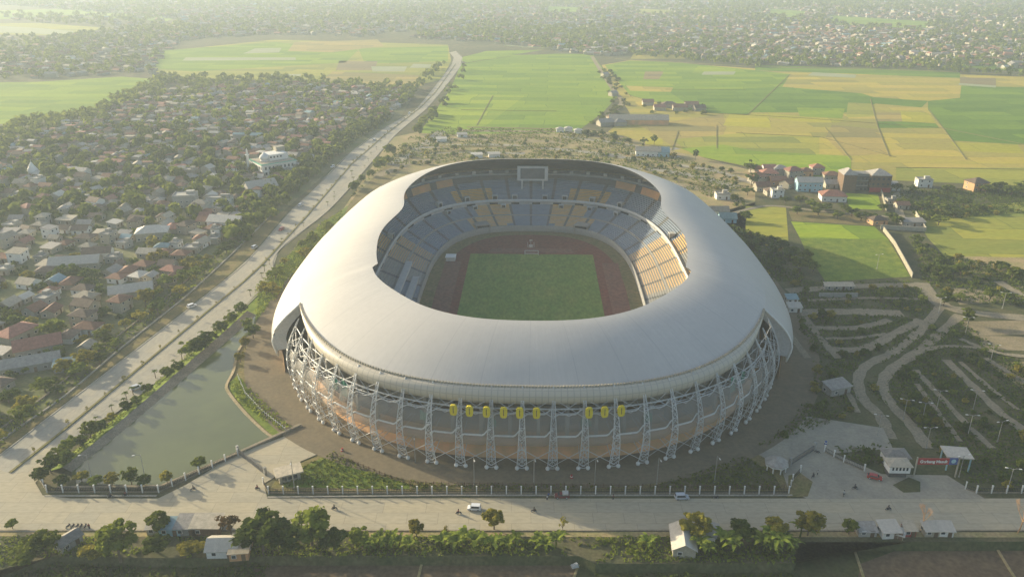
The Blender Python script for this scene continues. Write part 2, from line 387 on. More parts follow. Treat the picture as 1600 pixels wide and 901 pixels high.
def ribbon_into(mb, pts, wid, z, h=0.0, px=True, smooth=True, m=0, jit=0.0):
    P = [G(u, v, 0) for u, v in pts] if px else [Vector((x, y, 0)) for x, y in pts]
    if smooth: P = smooth_line(P)
    L, Rr = strip_pts(P, wid, jit)
    for i in range(len(P) - 1):
        up = Vector((0, 0, z + h)); dn = Vector((0, 0, z - .02))
        mb.face([L[i] + up, Rr[i] + up, Rr[i + 1] + up, L[i + 1] + up], m)
        if h > 0:
            mb.face([L[i] + dn, L[i] + up, L[i + 1] + up, L[i + 1] + dn], m); mb.face([Rr[i] + up, Rr[i] + dn, Rr[i + 1] + dn, Rr[i + 1] + up], m)
    return mb

def ribbon(name, pts, wid, z, mat, h=0.0, label=None, px=True, smooth=True, kind='structure', jit=0.0):
    return tag(ribbon_into(MB(), pts, wid, z, h, px, smooth, 0, jit).build(name, M[mat]), label, None, None, kind)

# the ground: one sheet, its near edge dropping to the sunken plots in front of the road
EDGE = [(-260, 1000), (-60, 905), (85, 868), (300, 872), (400, 868), (905, 868), (930, 880), (1238, 879), (1252, 846), (1420, 846), (1900, 844)]
E0 = [G(u, v, 0) for u, v in EDGE]
bm = bmesh.new()
far = [Vector((7500, E0[-1].y, 0)), Vector((7500, 7900, 0)), Vector((-7500, 7900, 0)), Vector((-7500, E0[0].y, 0))]
vs = [bm.verts.new(p) for p in E0 + far]; f = bm.faces.new(vs); bmesh.ops.triangulate(bm, faces=[f])
bm.normal_update()
for f in bm.faces:
    if f.normal.z < 0: f.normal_flip()
me = bpy.data.meshes.new('ground'); bm.to_mesh(me); bm.free(); me.materials.append(M['earth'])
tag(link('ground', me), 'flat olive-brown plain', None, None, 'structure')
mb = MB(); lowz = -2.2
for a, b_ in zip(E0, E0[1:]):
    dn = Vector((0, -1.2, lowz))
    mb.face([a, a + dn, b_ + dn, b_])
tag(mb.build('bank', M['scrub']), 'earth bank dropping from the road verge to the sunken plots', None, None, 'structure')
sheet('lower_field', [(-900, 30), (900, 30), (900, 182.5), (-900, 182.5)], lowz, 'darkfield', 'dark sunken fallow plots', px=False)
for pts, mt in (([(400, 876), (905, 876), (870, 960), (380, 960)], 'fallow'), ([(1420, 852), (1600, 852), (1700, 960), (1330, 960), (1345, 880)], 'fallow'), ([(930, 886), (1236, 886), (1290, 960), (960, 960)], 'darkfield')):
    sheet('plot', [tuple(G(u, v, lowz).xy) for u, v in pts], lowz + .03, mt, 'sunken fallow plot', px=False)
for pts in ([(1330, 846), (1350, 905), (1360, 960)], [(1551, 846), (1585, 901), (1630, 960)], [(905, 880), (875, 960)], [(660, 876), (640, 960)]):
    ribbon('bund', [tuple(G(u, v, lowz).xy) for u, v in pts], .7, lowz + .05, 'tan', 3 and .2, 'low earth bund between sunken plots', px=False)

# broad ground regions
sheet('town_ground', [(-900, 215), (-300, 150), (240, 140), (470, 128), (650, 140), (625, 185), (545, 240), (420, 350), (290, 455), (130, 585), (-20, 715), (-900, 900)], .02, 'town', 'trodden ground of the settlement beside the highway')
sheet('parking_soil', [(612, 215), (700, 196), (880, 200), (960, 208), (1075, 240), (1180, 268), (1180, 420), (560, 420), (500, 380)], .02, 'tan', 'bare tan soil of the car park behind the stadium')
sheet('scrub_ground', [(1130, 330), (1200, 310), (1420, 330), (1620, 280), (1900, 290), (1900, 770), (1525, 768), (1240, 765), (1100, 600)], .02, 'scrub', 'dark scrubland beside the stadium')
# rice plains, patch by patch
def patch(pts, key, z=.05, label='rice paddy'): return sheet('rice_field', pts, z, 'f_' + key, label)
patch([(655, 207), (668, 190), (700, 145), (722, 103), (800, 88), (870, 84), (926, 85), (940, 105), (966, 150), (940, 178), (905, 203), (880, 208), (690, 210)], 'g1', .05, 'large bright green paddy behind the stadium')
patch([(720, 100), (800, 86), (926, 85), (940, 110), (960, 140), (700, 150)], 'g1', .09)
patch([(668, 190), (700, 146), (820, 150), (760, 196), (700, 210), (655, 208)], 'g3', .08)
patch([(712, 92), (760, 80), (850, 78), (800, 86), (730, 98)], 'g1', .06)
patch([(940, 102), (985, 94), (1190, 108), (1900, 128), (1900, 300), (1600, 290), (1240, 275), (1060, 238), (950, 206), (985, 178), (960, 140)], 't1', .05, 'wide tan and green rice plain')
patch([(945, 102), (985, 95), (1060, 98), (1180, 110), (1235, 116), (1222, 136), (1168, 180), (1095, 176), (985, 150)], 'g1', .09)
patch([(1040, 140), (1180, 140), (1168, 180), (1095, 176)], 'g2', .12)
patch([(1008, 112), (1037, 112), (1030, 124), (1005, 124)], 'b1', .13); patch([(978, 134), (1052, 137), (1048, 144), (985, 142)], 't1', .13)
patch([(1090, 104), (1150, 108), (1145, 116), (1080, 115)], 'g3', .13)
patch([(1235, 116), (1340, 118), (1500, 134), (1500, 153), (1450, 158), (1365, 152), (1340, 144), (1225, 134)], 't1', .12)
patch([(1165, 138), (1225, 136), (1345, 146), (1450, 158), (1440, 168), (1368, 162), (1330, 176), (1165, 176)], 'g2', .11)
patch([(1450, 158), (1500, 153), (1502, 134), (1720, 140), (1760, 235), (1600, 226), (1490, 220), (1466, 192), (1450, 172)], 'g2', .11)
patch([(1500, 121), (1556, 122), (1556, 136), (1500, 133)], 'b1', .15); patch([(1498, 130), (1556, 134), (1556, 137), (1498, 133)], 'w1', .17)
patch([(1270, 113), (1338, 117), (1336, 122), (1262, 118)], 'w1', .16); patch([(1100, 112), (1150, 112), (1146, 117), (1096, 117)], 'w1', .15)
patch([(1245, 168), (1320, 170), (1316, 185), (1250, 182)], 'g3', .14); patch([(1325, 160), (1363, 162), (1366, 182), (1322, 184)], 'o1', .14)
patch([(1407, 174), (1450, 176), (1462, 192), (1410, 190)], 'y1', .15); patch([(1368, 176), (1408, 176), (1412, 192), (1370, 190)], 't2', .14); patch([(1370, 190), (1412, 190), (1462, 193), (1468, 200), (1374, 200)], 'g2', .15)
patch([(1200, 176), (1250, 182), (1320, 186), (1310, 192), (1250, 190), (1205, 184)], 'y1', .13)
patch([(1140, 178), (1200, 178), (1205, 200), (1130, 196)], 'y1', .12)
patch([(1000, 196), (1130, 178), (1135, 200), (1120, 232), (1050, 228)], 't2', .11)
patch([(1050, 218), (1160, 208), (1280, 214), (1280, 248), (1180, 262), (1080, 240)], 'o1', .12)
patch([(1064, 232), (1130, 226), (1180, 236), (1180, 262), (1100, 246)], 'g3', .14); patch([(1010, 216), (1035, 217), (1036, 226), (1008, 226)], 'y1', .15)
patch([(1180, 252), (1330, 262), (1330, 285), (1190, 275)], 'g1', .14); patch([(1180, 236), (1330, 244), (1330, 264), (1180, 253)], 'g3', .13)
patch([(1300, 195), (1375, 202), (1390, 240), (1320, 244), (1290, 215)], 't2', .12); patch([(1375, 202), (1475, 202), (1490, 222), (1600, 228), (1620, 250), (1400, 244)], 't1', .13)
patch([(1400, 262), (1620, 262), (1640, 292), (1400, 282)], 'o1', .13); patch([(1485, 222), (1590, 226), (1600, 240), (1500, 236)], 'y1', .15)
patch([(1520, 60), (1620, 66), (1640, 116), (1500, 104)], 'g2', .08); patch([(1180, 102), (1400, 108), (1500, 112), (1500, 122), (1180, 110)], 'g2', .07)
patch([(990, 84), (1070, 86), (1070, 92), (985, 92)], 't1', .08)
# fields on the far side of the highway
patch([(-700, 165), (-100, 130), (60, 128), (190, 120), (248, 124), (150, 168), (20, 192), (-400, 230)], 'g1', .06, 'bright green paddy beyond the settlement')
patch([(210, 85), (430, 62), (700, 70), (705, 95), (690, 125), (640, 135), (500, 128), (300, 122), (240, 112)], 'o1', .05, 'hazy paddies across the highway')
patch([(215, 82), (430, 66), (560, 78), (540, 98), (300, 112), (250, 108)], 'g1', .09); patch([(560, 76), (700, 72), (700, 96), (570, 100)], 'g1', .08)
patch([(520, 112), (655, 118), (660, 134), (560, 136), (500, 128)], 't2', .09); patch([(530, 95), (590, 96), (585, 110), (525, 110)], 'b1', .09)
patch([(580, 104), (636, 104), (632, 112), (582, 112)], 'w1', .11); patch([(646, 100), (674, 101), (672, 106), (640, 106)], 'w1', .11)
patch([(398, 76), (440, 75), (436, 82), (380, 84)], 'w1', .11); patch([(290, 90), (462, 90), (462, 94), (285, 95)], 'w1', .11); patch([(420, 116), (470, 116), (470, 119), (415, 119)], 'w1', .11)
patch([(460, 66), (590, 62), (600, 72), (520, 82), (450, 80)], 't2', .1)
patch([(-600, 28), (120, 14), (300, 16), (260, 34), (100, 24), (-200, 44)], 'g1', .06); patch([(300, 0), (420, 2), (400, 12), (260, 14)], 'g1', .06)
patch([(-300, 40), (60, 36), (170, 44), (100, 56), (-200, 50)], 'o1', .07)
sheet('river', [(-200, 38), (0, 41), (60, 44), (115, 49), (112, 57), (60, 53), (0, 51), (-200, 46)], .12, 'f_w1', 'pale river reach in the haze')
patch([(1205, 14), (1262, 18), (1250, 30), (1195, 26)], 'g1', .06); patch([(1296, 24), (1450, 34), (1448, 46), (1300, 38)], 'g1', .06); patch([(858, 10), (910, 12), (900, 22), (850, 20)], 'g1', .06); patch([(1000, 14), (1050, 16), (1040, 24), (990, 22)], 'o1', .06)
FARF = [[(1205, 14), (1262, 18), (1250, 30), (1195, 26)], [(1296, 24), (1450, 34), (1448, 46), (1300, 38)], [(858, 10), (910, 12), (900, 22), (850, 20)], [(1000, 14), (1050, 16), (1040, 24), (990, 22)]]
# plots near the village on the right
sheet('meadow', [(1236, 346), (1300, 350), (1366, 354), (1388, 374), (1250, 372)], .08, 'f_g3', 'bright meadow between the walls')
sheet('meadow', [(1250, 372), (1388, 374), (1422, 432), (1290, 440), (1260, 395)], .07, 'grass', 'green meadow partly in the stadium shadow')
sheet('meadow', [(1232, 330), (1350, 336), (1364, 352), (1238, 345)], .08, 'drygrass', 'dry strip above the meadow')
sheet('meadow', [(1165, 322), (1228, 322), (1232, 376), (1165, 366)], .06, 'f_o1', 'yellow furrowed plot')
sheet('meadow', [(1425, 330), (1640, 312), (1680, 400), (1480, 404), (1450, 372)], .06, 'f_o1', 'rough green pasture')
sheet('meadow', [(1322, 302), (1372, 304), (1378, 328), (1326, 326)], .08, 'f_g3', 'small lawn behind the long house')
sheet('soil_plot', [(1484, 400), (1700, 404), (1740, 430), (1500, 426)], .08, 'tan', 'ploughed tan plot')
sheet('soil_plot', [(1546, 568), (1700, 560), (1760, 690), (1600, 610)], .08, 'tan', 'bare brown plot')
for pts in ([(1478, 450), (1545, 450), (1572, 470), (1500, 476)], [(1500, 502), (1620, 500), (1640, 522), (1520, 524)], [(1526, 524), (1640, 526), (1640, 548), (1540, 546)], [(1580, 445), (1680, 455), (1680, 480), (1590, 470)]):
    sheet('sandy_clearing', pts, .07, 'sand', 'pale sandy clearing')
# highway
HL = [(-160, 838), (-20, 727), (43, 678), (349, 440), (400, 393), (453, 332), (488, 299), (549, 238), (605, 198), (648, 173), (669, 149), (706, 101), (709, 90), (702, 82)]
HR = [(-60, 890), (40, 752), (133, 678), (192, 637), (240, 600), (293, 557), (354, 507), (420, 440), (435, 392), (506, 335), (545, 295), (586, 247), (621, 208), (666, 170), (695, 136), (719, 104), (722, 90), (712, 80)]
sheet('highway', HL + HR[::-1], .14, 'highway', 'wide pale concrete highway running to the hazy distance')
ribbon('kerb', HL, .5, .14, 'kerb', .15, 'kerb along the highway'); ribbon('kerb', HR[2:], .5, .14, 'kerb', .15, 'kerb along the pond side of the highway')
MED = [(16, 739), (93, 678), (381, 440), (410, 413), (480, 337), (549, 257), (598, 214), (655, 170), (680, 145), (712, 100)]
ribbon('median', MED, .9, .14, 'dirt_line', .3, 'low median of the highway', smooth=False)
ribbon('drain_wall', [(-40, 728), (13, 680), (100, 620), (180, 552), (245, 500), (300, 455), (375, 385), (430, 330)], .6, .02, 'kerb', .5, 'pale drain wall beside the highway')
ribbon('drain_wall', [(-60, 724), (-10, 680), (80, 612), (160, 545), (230, 490), (290, 440), (365, 372), (410, 330)], .6, .02, 'wallstone', .6, 'outer drain wall beside the highway')
sheet('verge', [(-120, 800), (-20, 722), (43, 674), (349, 437), (400, 390), (450, 330), (430, 330), (375, 388), (300, 457), (180, 556), (13, 684), (-60, 735)], .05, 'drygrass', 'grass verge between drain and highway')
ribbon('street', [(620, 190), (560, 222), (470, 290), (400, 345), (330, 412)], 4, .06, 'town', 0, 'lane at the settlement edge')
# front road, forecourts and drives
sheet('front_road', [(-300, 776), (30, 765), (60, 748), (40, 770), (110, 778), (1700, 778), (1700, 829), (-300, 829)], .16, 'road', 'broad worn concrete road in front of the stadium')
sheet('junction', [(-120, 830), (-20, 727), (16, 739), (62, 700), (90, 700), (52, 748), (70, 779), (110, 790), (60, 830)], .18, 'road', 'junction of highway and front road')
sheet('forecourt', [(245, 779), (290, 757), (370, 708), (440, 683), (475, 667), (520, 699), (470, 720), (437, 740), (412, 755), (418, 779)], .18, 'road', 'gate forecourt beside the pond')
sheet('forecourt', [(1150, 690), (1190, 668), (1260, 702), (1300, 706), (1378, 740), (1480, 742), (1540, 779), (1262, 779), (1232, 765), (1222, 735), (1195, 715)], .18, 'drive', 'grey gate forecourt at the red sign')
sheet('drive', [(1190, 668), (1262, 650), (1380, 668), (1395, 700), (1300, 708), (1262, 704)], .16, 'drive', 'grey gravel drive inside the gate')
ribbon('kerb', [(418, 777), (700, 774), (1238, 774)], .6, .16, 'kerb', .14, 'kerb of the front road', smooth=False); ribbon('kerb', [(70, 775), (245, 775)], .6, .16, 'kerb', .14, 'kerb beside the pond fence', smooth=False)
ribbon('kerb', [(-300, 829), (600, 829), (1700, 829)], .5, .16, 'wallstone', .14, 'kerb along the near side of the front road', smooth=False)
ribbon('footpath', [(-300, 833), (600, 834), (1700, 835)], 2.2, .05, 'tan', 0, 'trodden footpath beside the front road', smooth=False)
sheet('traffic_island', [(1395, 757), (1420, 745), (1438, 752), (1438, 768), (1412, 769)], .24, 'scrub', 'planted traffic island before the guard post')
sheet('traffic_island', [(1232, 742), (1250, 738), (1270, 752), (1262, 775), (1230, 776)], .24, 'drygrass', 'grassy corner beside the fence')
# paths through the scrub
PATHS = [([(1470, 478), (1440, 515), (1395, 550), (1355, 570), (1341, 592), (1348, 622), (1375, 650), (1392, 685)], 4.2), ([(1500, 492), (1440, 545), (1395, 575), (1379, 600), (1392, 630), (1425, 665), (1450, 700)], 4.2),
         ([(1478, 562), (1520, 603), (1570, 650), (1640, 700)], 3.6), ([(1430, 578), (1468, 618), (1510, 662), (1550, 700)], 2.6), ([(1500, 565), (1540, 600), (1590, 640)], 2.0),
         ([(1250, 488), (1330, 487), (1410, 490)], 7), ([(1262, 512), (1340, 512), (1390, 500)], 4), ([(1290, 545), (1350, 545), (1400, 520), (1440, 500)], 4.5), ([(1240, 470), (1275, 520), (1310, 560)], 3),
         ([(1440, 442), (1470, 475), (1530, 490), (1640, 500)], 7), ([(1560, 440), (1600, 462), (1680, 480)], 5), ([(1230, 455), (1330, 448), (1440, 445)], 6), ([(1140, 335), (1200, 322), (1280, 330), (1400, 340)], 3.5), ([(1400, 300), (1410, 345), (1440, 362)], 5), ([(1262, 470), (1350, 466), (1440, 468)], 2.6), ([(1290, 530), (1340, 528), (1385, 522)], 2.4), ([(1410, 562), (1470, 542), (1540, 545)], 2.4), ([(1432, 600), (1462, 640), (1500, 690)], 2.0), ([(1540, 560), (1580, 585), (1640, 620)], 2.4), ([(1300, 596), (1325, 615), (1340, 645)], 2.2), ([(1500, 530), (1560, 552), (1640, 560)], 2.6), ([(1200, 470), (1232, 520), (1262, 560)], 3)]
for i, (p, wd) in enumerate(PATHS): ribbon('path', p, wd, .09 + .012 * i, 'track_soil', 0, 'pale track winding through the scrub', jit=.22)
# car-park rows behind the stadium
PK = [[(650, 222), (720, 217), (880, 222)], [(640, 232), (760, 226), (900, 236), (1000, 250)], [(625, 246), (700, 238), (820, 240)], [(720, 204), (880, 206)], [(880, 214), (980, 226), (1060, 246)], [(1000, 262), (1080, 274), (1150, 292)], [(1040, 286), (1100, 296), (1160, 310)], [(610, 258), (650, 236), (690, 205)], [(930, 244), (1010, 238), (1060, 232)], [(590, 275), (640, 255), (690, 246)], [(1060, 258), (1120, 268), (1180, 288)]]
for i, p in enumerate(PK): ribbon('parking_lane', p, 9 if i % 2 else 7, .05 + .012 * i, 'sand' if i % 3 == 0 else 'drive', 0, 'pale car park lane', jit=.15)
for i, p in enumerate([[(700, 212), (880, 216)], [(660, 228), (860, 230)], [(900, 228), (1040, 252)], [(1010, 270), (1140, 300)], [(640, 240), (780, 234)], [(730, 199), (870, 202)]]):
    ribbon('parking_row', p, 6, .20 + .012 * i, 'drygrass' if i % 2 else 'f_b1', 0, 'russet planting strip of the car park', jit=.3)
ribbon('street', [(925, 88), (935, 105), (958, 140), (972, 160), (950, 180)], 6, .15, 'sand', 0, 'farm track between paddies')
ribbon('canal_wall', [(790, 72), (880, 78), (980, 84)], 7, .1, 'f_w1', 1.2, 'pale canal wall far behind the paddies')
ribbon('street', [(960, 92), (1180, 104), (1420, 110), (1700, 122)], 9, .1, 'b1' if 'b1' in M else 'dirt_line', 0, 'earth dyke along the far town')
mb = MB()
for p in ([(720, 100), (800, 88)], [(1095, 176), (1240, 184), (1470, 200), (1600, 226)], [(1360, 155), (1372, 200), (1390, 245)], [(1235, 116), (1168, 180)], [(1040, 140), (1165, 140)], [(1290, 200), (1330, 250)], [(1150, 208), (1280, 214), (1400, 246)], [(1450, 170), (1490, 222), (1510, 250)], [(1060, 205), (1050, 235)], [(1120, 196), (1120, 232)], [(1400, 262), (1600, 265)], [(985, 150), (1095, 176)], [(720, 172), (870, 174)], [(770, 150), (745, 196)], [(1180, 262), (1330, 285)]):
    ribbon_into(mb, p, .9, .2, .2, smooth=False)
tag(mb.build('bunds', M['dirt_line']), 'thin earth bunds between paddies', None, None, 'structure')

# pond with its banks
PW = [(120, 756), (112, 737), (186, 678), (266, 610), (333, 552), (373, 517), (400, 492), (396, 508), (383, 528), (368, 552), (362, 580), (352, 600), (354, 613), (380, 645), (410, 674), (424, 684), (330, 724), (250, 757)]
sheet('pond', PW, .17, 'water', 'still green pond beside the highway')
def slope(name, top, bot, zt, zb, mat, label):
    mb = MB(); T = smooth_line([G(u, v, zt) for u, v in top], 4); B = smooth_line([G(u, v, zb) for u, v in bot], 4)
    for i in range(len(T) - 1): mb.face([B[i], B[i + 1], T[i + 1], T[i]])
    return tag(mb.build(name, M[mat]), label, None, None, 'structure')
LW = [(112, 737), (186, 678), (266, 610), (333, 552), (373, 517), (400, 492)]
slope('pond_bank', [(u - 14, v - 7) for u, v in LW], LW, 1.6, .15, 'wallstone', 'stone retaining bank on the highway side of the pond')
slope('pond_verge', [(u - 34, v - 2) for u, v in LW], [(u - 14, v - 7) for u, v in LW], .1, 1.6, 'grass', 'grassy verge above the pond')
RW = [(383, 528), (368, 552), (362, 580), (352, 600), (354, 613), (380, 645), (410, 674), (424, 684)]
slope('pond_bank', [(u + 5, v - 2) for u, v in RW], RW, .5, .15, 'sand', 'pale sandy shore on the stadium side')
sheet('pond_verge', [(u + 5, v - 2) for u, v in RW] + [(474, 664), (440, 648), (420, 622), (392, 585), (388, 552), (400, 520)], .12, 'drygrass', 'grass between pond and stadium apron')
sheet('pond_verge', [(u + 6, v - 2) for u, v in RW[3:]] + [(448, 672), (400, 620), (372, 585)], .15, 'grass', 'lush grass along the pond shore')
ribbon('pond_wall', [(90, 764), (170, 763), (252, 762), (330, 728), (424, 686), (470, 665)], 1.1, .18, 'wallstone', .7, 'low wall between pond and road', smooth=False)
sheet('verge', [(400, 450), (500, 352), (545, 320), (520, 380), (430, 470), (400, 500), (388, 512), (355, 520)], .1, 'grass', 'green verge between highway and stadium')
sheet('verge', [(520, 352), (560, 300), (600, 262), (640, 236), (655, 240), (600, 290), (540, 360)], .08, 'drygrass', 'scrubby verge of the highway')
sheet('front_lawn', [(420, 766), (440, 735), (520, 702), (600, 742), (700, 757), (1000, 757), (1120, 720), (1180, 700), (1228, 735), (1236, 766)], .13, 'drygrass', 'grass strip inside the front fence')
sheet('front_lawn', [(440, 760), (462, 735), (520, 706), (590, 742), (640, 756), (640, 764)], .16, 'grass', 'lush triangle of grass near the guard hut')
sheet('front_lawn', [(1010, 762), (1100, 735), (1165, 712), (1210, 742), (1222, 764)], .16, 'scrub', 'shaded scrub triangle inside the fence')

# ------------------------------------------------------------------ stadium
SCX, SCY, SROT = 9.3, 359.5, R(-1.6)
stadium = empty('stadium', (SCX, SCY, 0), SROT, 'huge oval stadium with a smooth pale grey shell roof open over a football pitch', 'stadium')
def SL(x, y, z=0.0):           # stadium-local to world
    c, s = math.cos(SROT), math.sin(SROT)
    return Vector((SCX + x * c - y * s, SCY + x * s + y * c, z))
def ring(tau, a, b, n):
    c, s = math.cos(tau), math.sin(tau); k = (abs(c) ** n + abs(s) ** n) ** (-1 / n)
    return a * c * k, b * s * k
def sstep(x, a, b):
    x = max(0.0, min(1.0, (x - a) / (b - a))); return x * x * (3 - 2 * x)
NT = 320
TAU = [2 * PI * i / NT for i in range(NT)]
def part(name, me, smooth=None): return link(name, me, stadium)

def inner_edge(tau, grow=0.0):
    x, y = ring(tau, 67.5 + grow, 117 + grow, 3.1 if math.sin(tau) > 0 else 3.1 - .6 * min(1, -3 * math.sin(tau)))
    waist = 5.0 * math.exp(-((y - 10) / 22.0) ** 2) * (1 if abs(x) > 40 else 0)
    x -= math.copysign(waist, x)
    if y < -66 and abs(x) > 30: x += math.copysign(2.6 * sstep(-y, 66, 67.5) * (1 - sstep(-y, 75, 100)), x)
    return x, y
def crest(tau): return ring(tau, 98.5, 142.5, 2.55)
CUT = 85.0
def roof_row(tau):
    """points of the roof section from the inner lip to the crest"""
    xi, yi = inner_edge(tau); xc, yc = crest(tau); e = sstep(abs(yc), 40, 120)
    zi = 38.3 + .8 * math.exp(-((yi - 8) / 25) ** 2) * (1 - e); zc = 25.5 + 3.6 * sstep(abs(yc), 30, 85) - 1.8 * sstep(abs(yc), 95, 140)
    out = []
    for j in range(15):
        s = j / 14
        bul = (1.5 - 1.0 * e) * math.sin(PI * s) * (0.6 + .8 * s)
        out.append((xi + (xc - xi) * s, yi + (yc - yi) * s, zi + (zc - zi) * s ** (1.3) + bul))
    return out
rows = [[None] * NT for _ in range(15)]
for i, tau in enumerate(TAU):
    for j, p in enumerate(roof_row(tau)): rows[j][i] = p
# the lip turns down a little at the opening
lip = [[(inner_edge(t_, .6)[0], inner_edge(t_, .6)[1], rows[0][i][2] - .8) for i, t_ in enumerate(TAU)]]
part('roof', grid_mesh('roof', rows, M['roof'], True, True, 0.125))
sof = []
for j in range(0, 15, 2):
    sof.append([(rows[j][i][0], rows[j][i][1], rows[j][i][2] - (1.1 if j == 0 else 2.6 if j < 14 else 1.2)) for i in range(NT)])
sof[0] = [(p[0] * 1.004, p[1] * 1.004, p[2] - .1) for p in lip[0]]
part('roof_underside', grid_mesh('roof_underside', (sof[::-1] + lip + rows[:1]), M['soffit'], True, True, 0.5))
# side skirts that carry the shell down to the ground on both long sides
for sgn in (1, -1):
    idx = [i for i in range(NT) if abs(crest(TAU[i])[1]) < CUT + 1 and crest(TAU[i])[0] * sgn > 0]
    if sgn > 0: idx = [i for i in idx if i > NT / 2] + [i for i in idx if i <= NT / 2]
    sk = []
    for j in range(11):
        s = j / 10; r_ = []
        for i in idx:
            tau = TAU[i]; x0, y0 = crest(tau); z0 = rows[14][i][2]
            xb, yb = ring(tau, 111.5, 151, 2.55)
            # quarter-round from the crest out and down, then slightly in
            out = math.sin(min(1, s * 1.35) * PI / 2) - .12 * max(0, s - .75) / .25
            edge = sstep(abs(y0), 60, CUT + 1)
            zb = 5.5 + 3 * edge
            zz = z0 - (z0 - zb) * (s ** 1.02)
            r_.append((x0 + (xb - x0) * out, y0 + (yb - y0) * out * .55, zz))
        sk.append(r_)
    o = part('shell_side', grid_mesh('shell_side', sk, M['roof'], False, True, 0.125))
    # pale tube along the cut edges and the foot of the shell
    mb = MB()
    mb.tube([sk[j][0] for j in range(11)], .45, 6); mb.tube([sk[j][-1] for j in range(11)], .45, 6); mb.tube(sk[10], .4, 6)
    link('edge_trim', mb.mesh('edge_trim', M['white'], True), o)
    # blue-grey lining seen inside the cut edge
    for e in (0, -1):
        mb = MB()
        for j in range(9):
            a, c = Vector(sk[j][e]), Vector(sk[j + 1][e]); ins = Vector((-4.5 * sgn, 2.5 if a.y < 0 else -2.5, -.3))
            mb.face([a, c, c + ins, a + ins])
        link('lining', mb.mesh('lining', M['steel']), o)
    base = MB()
    for i in range(len(idx) - 1):
        a, c = Vector(sk[10][i]), Vector(sk[10][i + 1]); a = a * 1; k = .985
        base.face([(a.x * k, a.y * k, 0), (c.x * k, c.y * k, 0), (c.x * k, c.y * k, c.z + .3), (a.x * k, a.y * k, a.z + .3)])
    part('plinth', base.mesh('plinth', M['tanwall']))
# rolled rim over both ends
SEC = [(0, 0.25), (1.3, .15), (2.5, -.7), (3.1, -2.0), (2.9, -3.6), (2.0, -4.9), (.3, -5.6), (-2.0, -5.7)]
for sgn in (-1, 1):
    idx = [i for i in range(NT) if crest(TAU[i])[1] * sgn > CUT - 1]
    rr = [[] for _ in SEC]
    for i in idx:
        x, y = crest(TAU[i]); x2, y2 = ring(TAU[i], 99.5, 143.5, 2.55); d = Vector((x2 - x, y2 - y, 0))
        x3, y3 = crest(TAU[i] + .01); tg = Vector((x3 - x, y3 - y, 0)).normalized(); nrm = Vector((tg.y, -tg.x, 0))
        if nrm.dot(Vector((x, y, 0))) < 0: nrm = -nrm
        k = .16 + .84 * sstep(abs(y), CUT, 122)
        for j, (o_, h_) in enumerate(SEC):
            p = Vector((x, y, rows[14][i][2])) + nrm * o_ * k + Vector((0, 0, h_ * k)); rr[j].append(tuple(p))
    o = part('roof_rim', grid_mesh('roof_rim', rr, M['rim'], False, True, 1.0))
    mb = MB()
    for q in range(0, len(idx) - 1):
        for s in (0.15, .65):
            a = Vector(rr[0][q]).lerp(Vector(rr[0][q + 1]), s); b2 = Vector(rr[1][q]).lerp(Vector(rr[1][q + 1]), s)
            dirv = (b2 - a); mb.box(tuple(a + dirv * .35 + Vector((0, 0, .3))), (.8, .8, .7), 0, math.atan2(dirv.y, dirv.x), .7)
    link('seam_cleats', mb.mesh('seam_cleats', M['cream']), o)

# seating bowl
NS = 36; SEG = NS * 8
TS = [2 * PI * i / SEG for i in range(SEG)]
M['aisle'] = obj_mat('shaded_aisle_steps', (.17, .17, .16), .15, scale=.5)  # darker copy of the stand concrete, shade put into its colour
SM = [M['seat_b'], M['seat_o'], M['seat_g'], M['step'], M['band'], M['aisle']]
def angle_deg(i): return (i * 360.0 / SEG)
def seat_colour(tier, i, k, nrow):
    """colour of the seat block: sectors counted from the long side"""
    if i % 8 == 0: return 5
    a = angle_deg(i) % 360; u = k / nrow
    e = abs(((a - 90 + 180) % 360) - 180)          # degrees from the far end's axis
    if e < 90:                                     # far half
        x = e
        if tier == 0:
            if x < 9: return 0
            if x < 27: return 1 if (u > .12 or x > 14) else 0
            if x < 33: return 1 if u < .55 else 0
            if x < 64: return 0
            if a < 90: return 1 if x < 84 else 1
            return 1 if x < 79 else 2
        if x < 17: return 0
        if x < 33: return 1 if u < .5 else 0
        if x < 72: return 0
        return 1 if x < 82 else 2
    if a > 270:                                    # near side, sunlit wing
        if tier == 0: return 1 if a > 353 or (318 < a < 336 and u < .45) else 2
        return 1 if a > 351 else 2
    if tier == 0: return 0 if u < .5 else 2
    return 2
def tier(name, in_, out_, z0, z1, nrow, ti):
    R_ = []; mi = []
    for k in range(nrow + 1):
        s = k / nrow; pr = []
        for t_ in TS:
            a = in_[0] + (out_[0] - in_[0]) * s; b_ = in_[1] + (out_[1] - in_[1]) * s; n = in_[2] + (out_[2] - in_[2]) * s
            pr.append(ring(t_, a, b_, n))
        z = z0 + (z1 - z0) * s ** 1.08; zp = z0 + (z1 - z0) * (max(0, k - 1) / nrow) ** 1.08
        if k: R_.append([(x, y, zp) for x, y in pr])
        R_.append([(x, y, z) for x, y in pr])
    def mf(i, j):
        k = j // 2; c = seat_colour(ti, i, k, nrow)
        if k in (nrow // 2,) and ti == 0: return 3
        return c if (j % 2 == 1 or c in (3, 5)) else (c if c == 0 else 3)
    me = grid_mesh(name, R_, SM, True, False, 1.0, mf)
    return part(name, me)
tier('lower_stand', (53.2, 92.8, 3.0), (73, 113, 3.0), 3.0, 11.0, 18, 0)
tier('upper_stand', (74, 114, 3.0), (90.5, 133.5, 2.8), 13.4, 24.0, 16, 1)
def wall_ring(name, spec, mats, mf=None, smooth=True):
    return part(name, grid_mesh(name, [[(*ring(t_, a, b_, n), z) for t_ in TS] for a, b_, n, z in spec], mats, True, smooth, 1.0, mf))
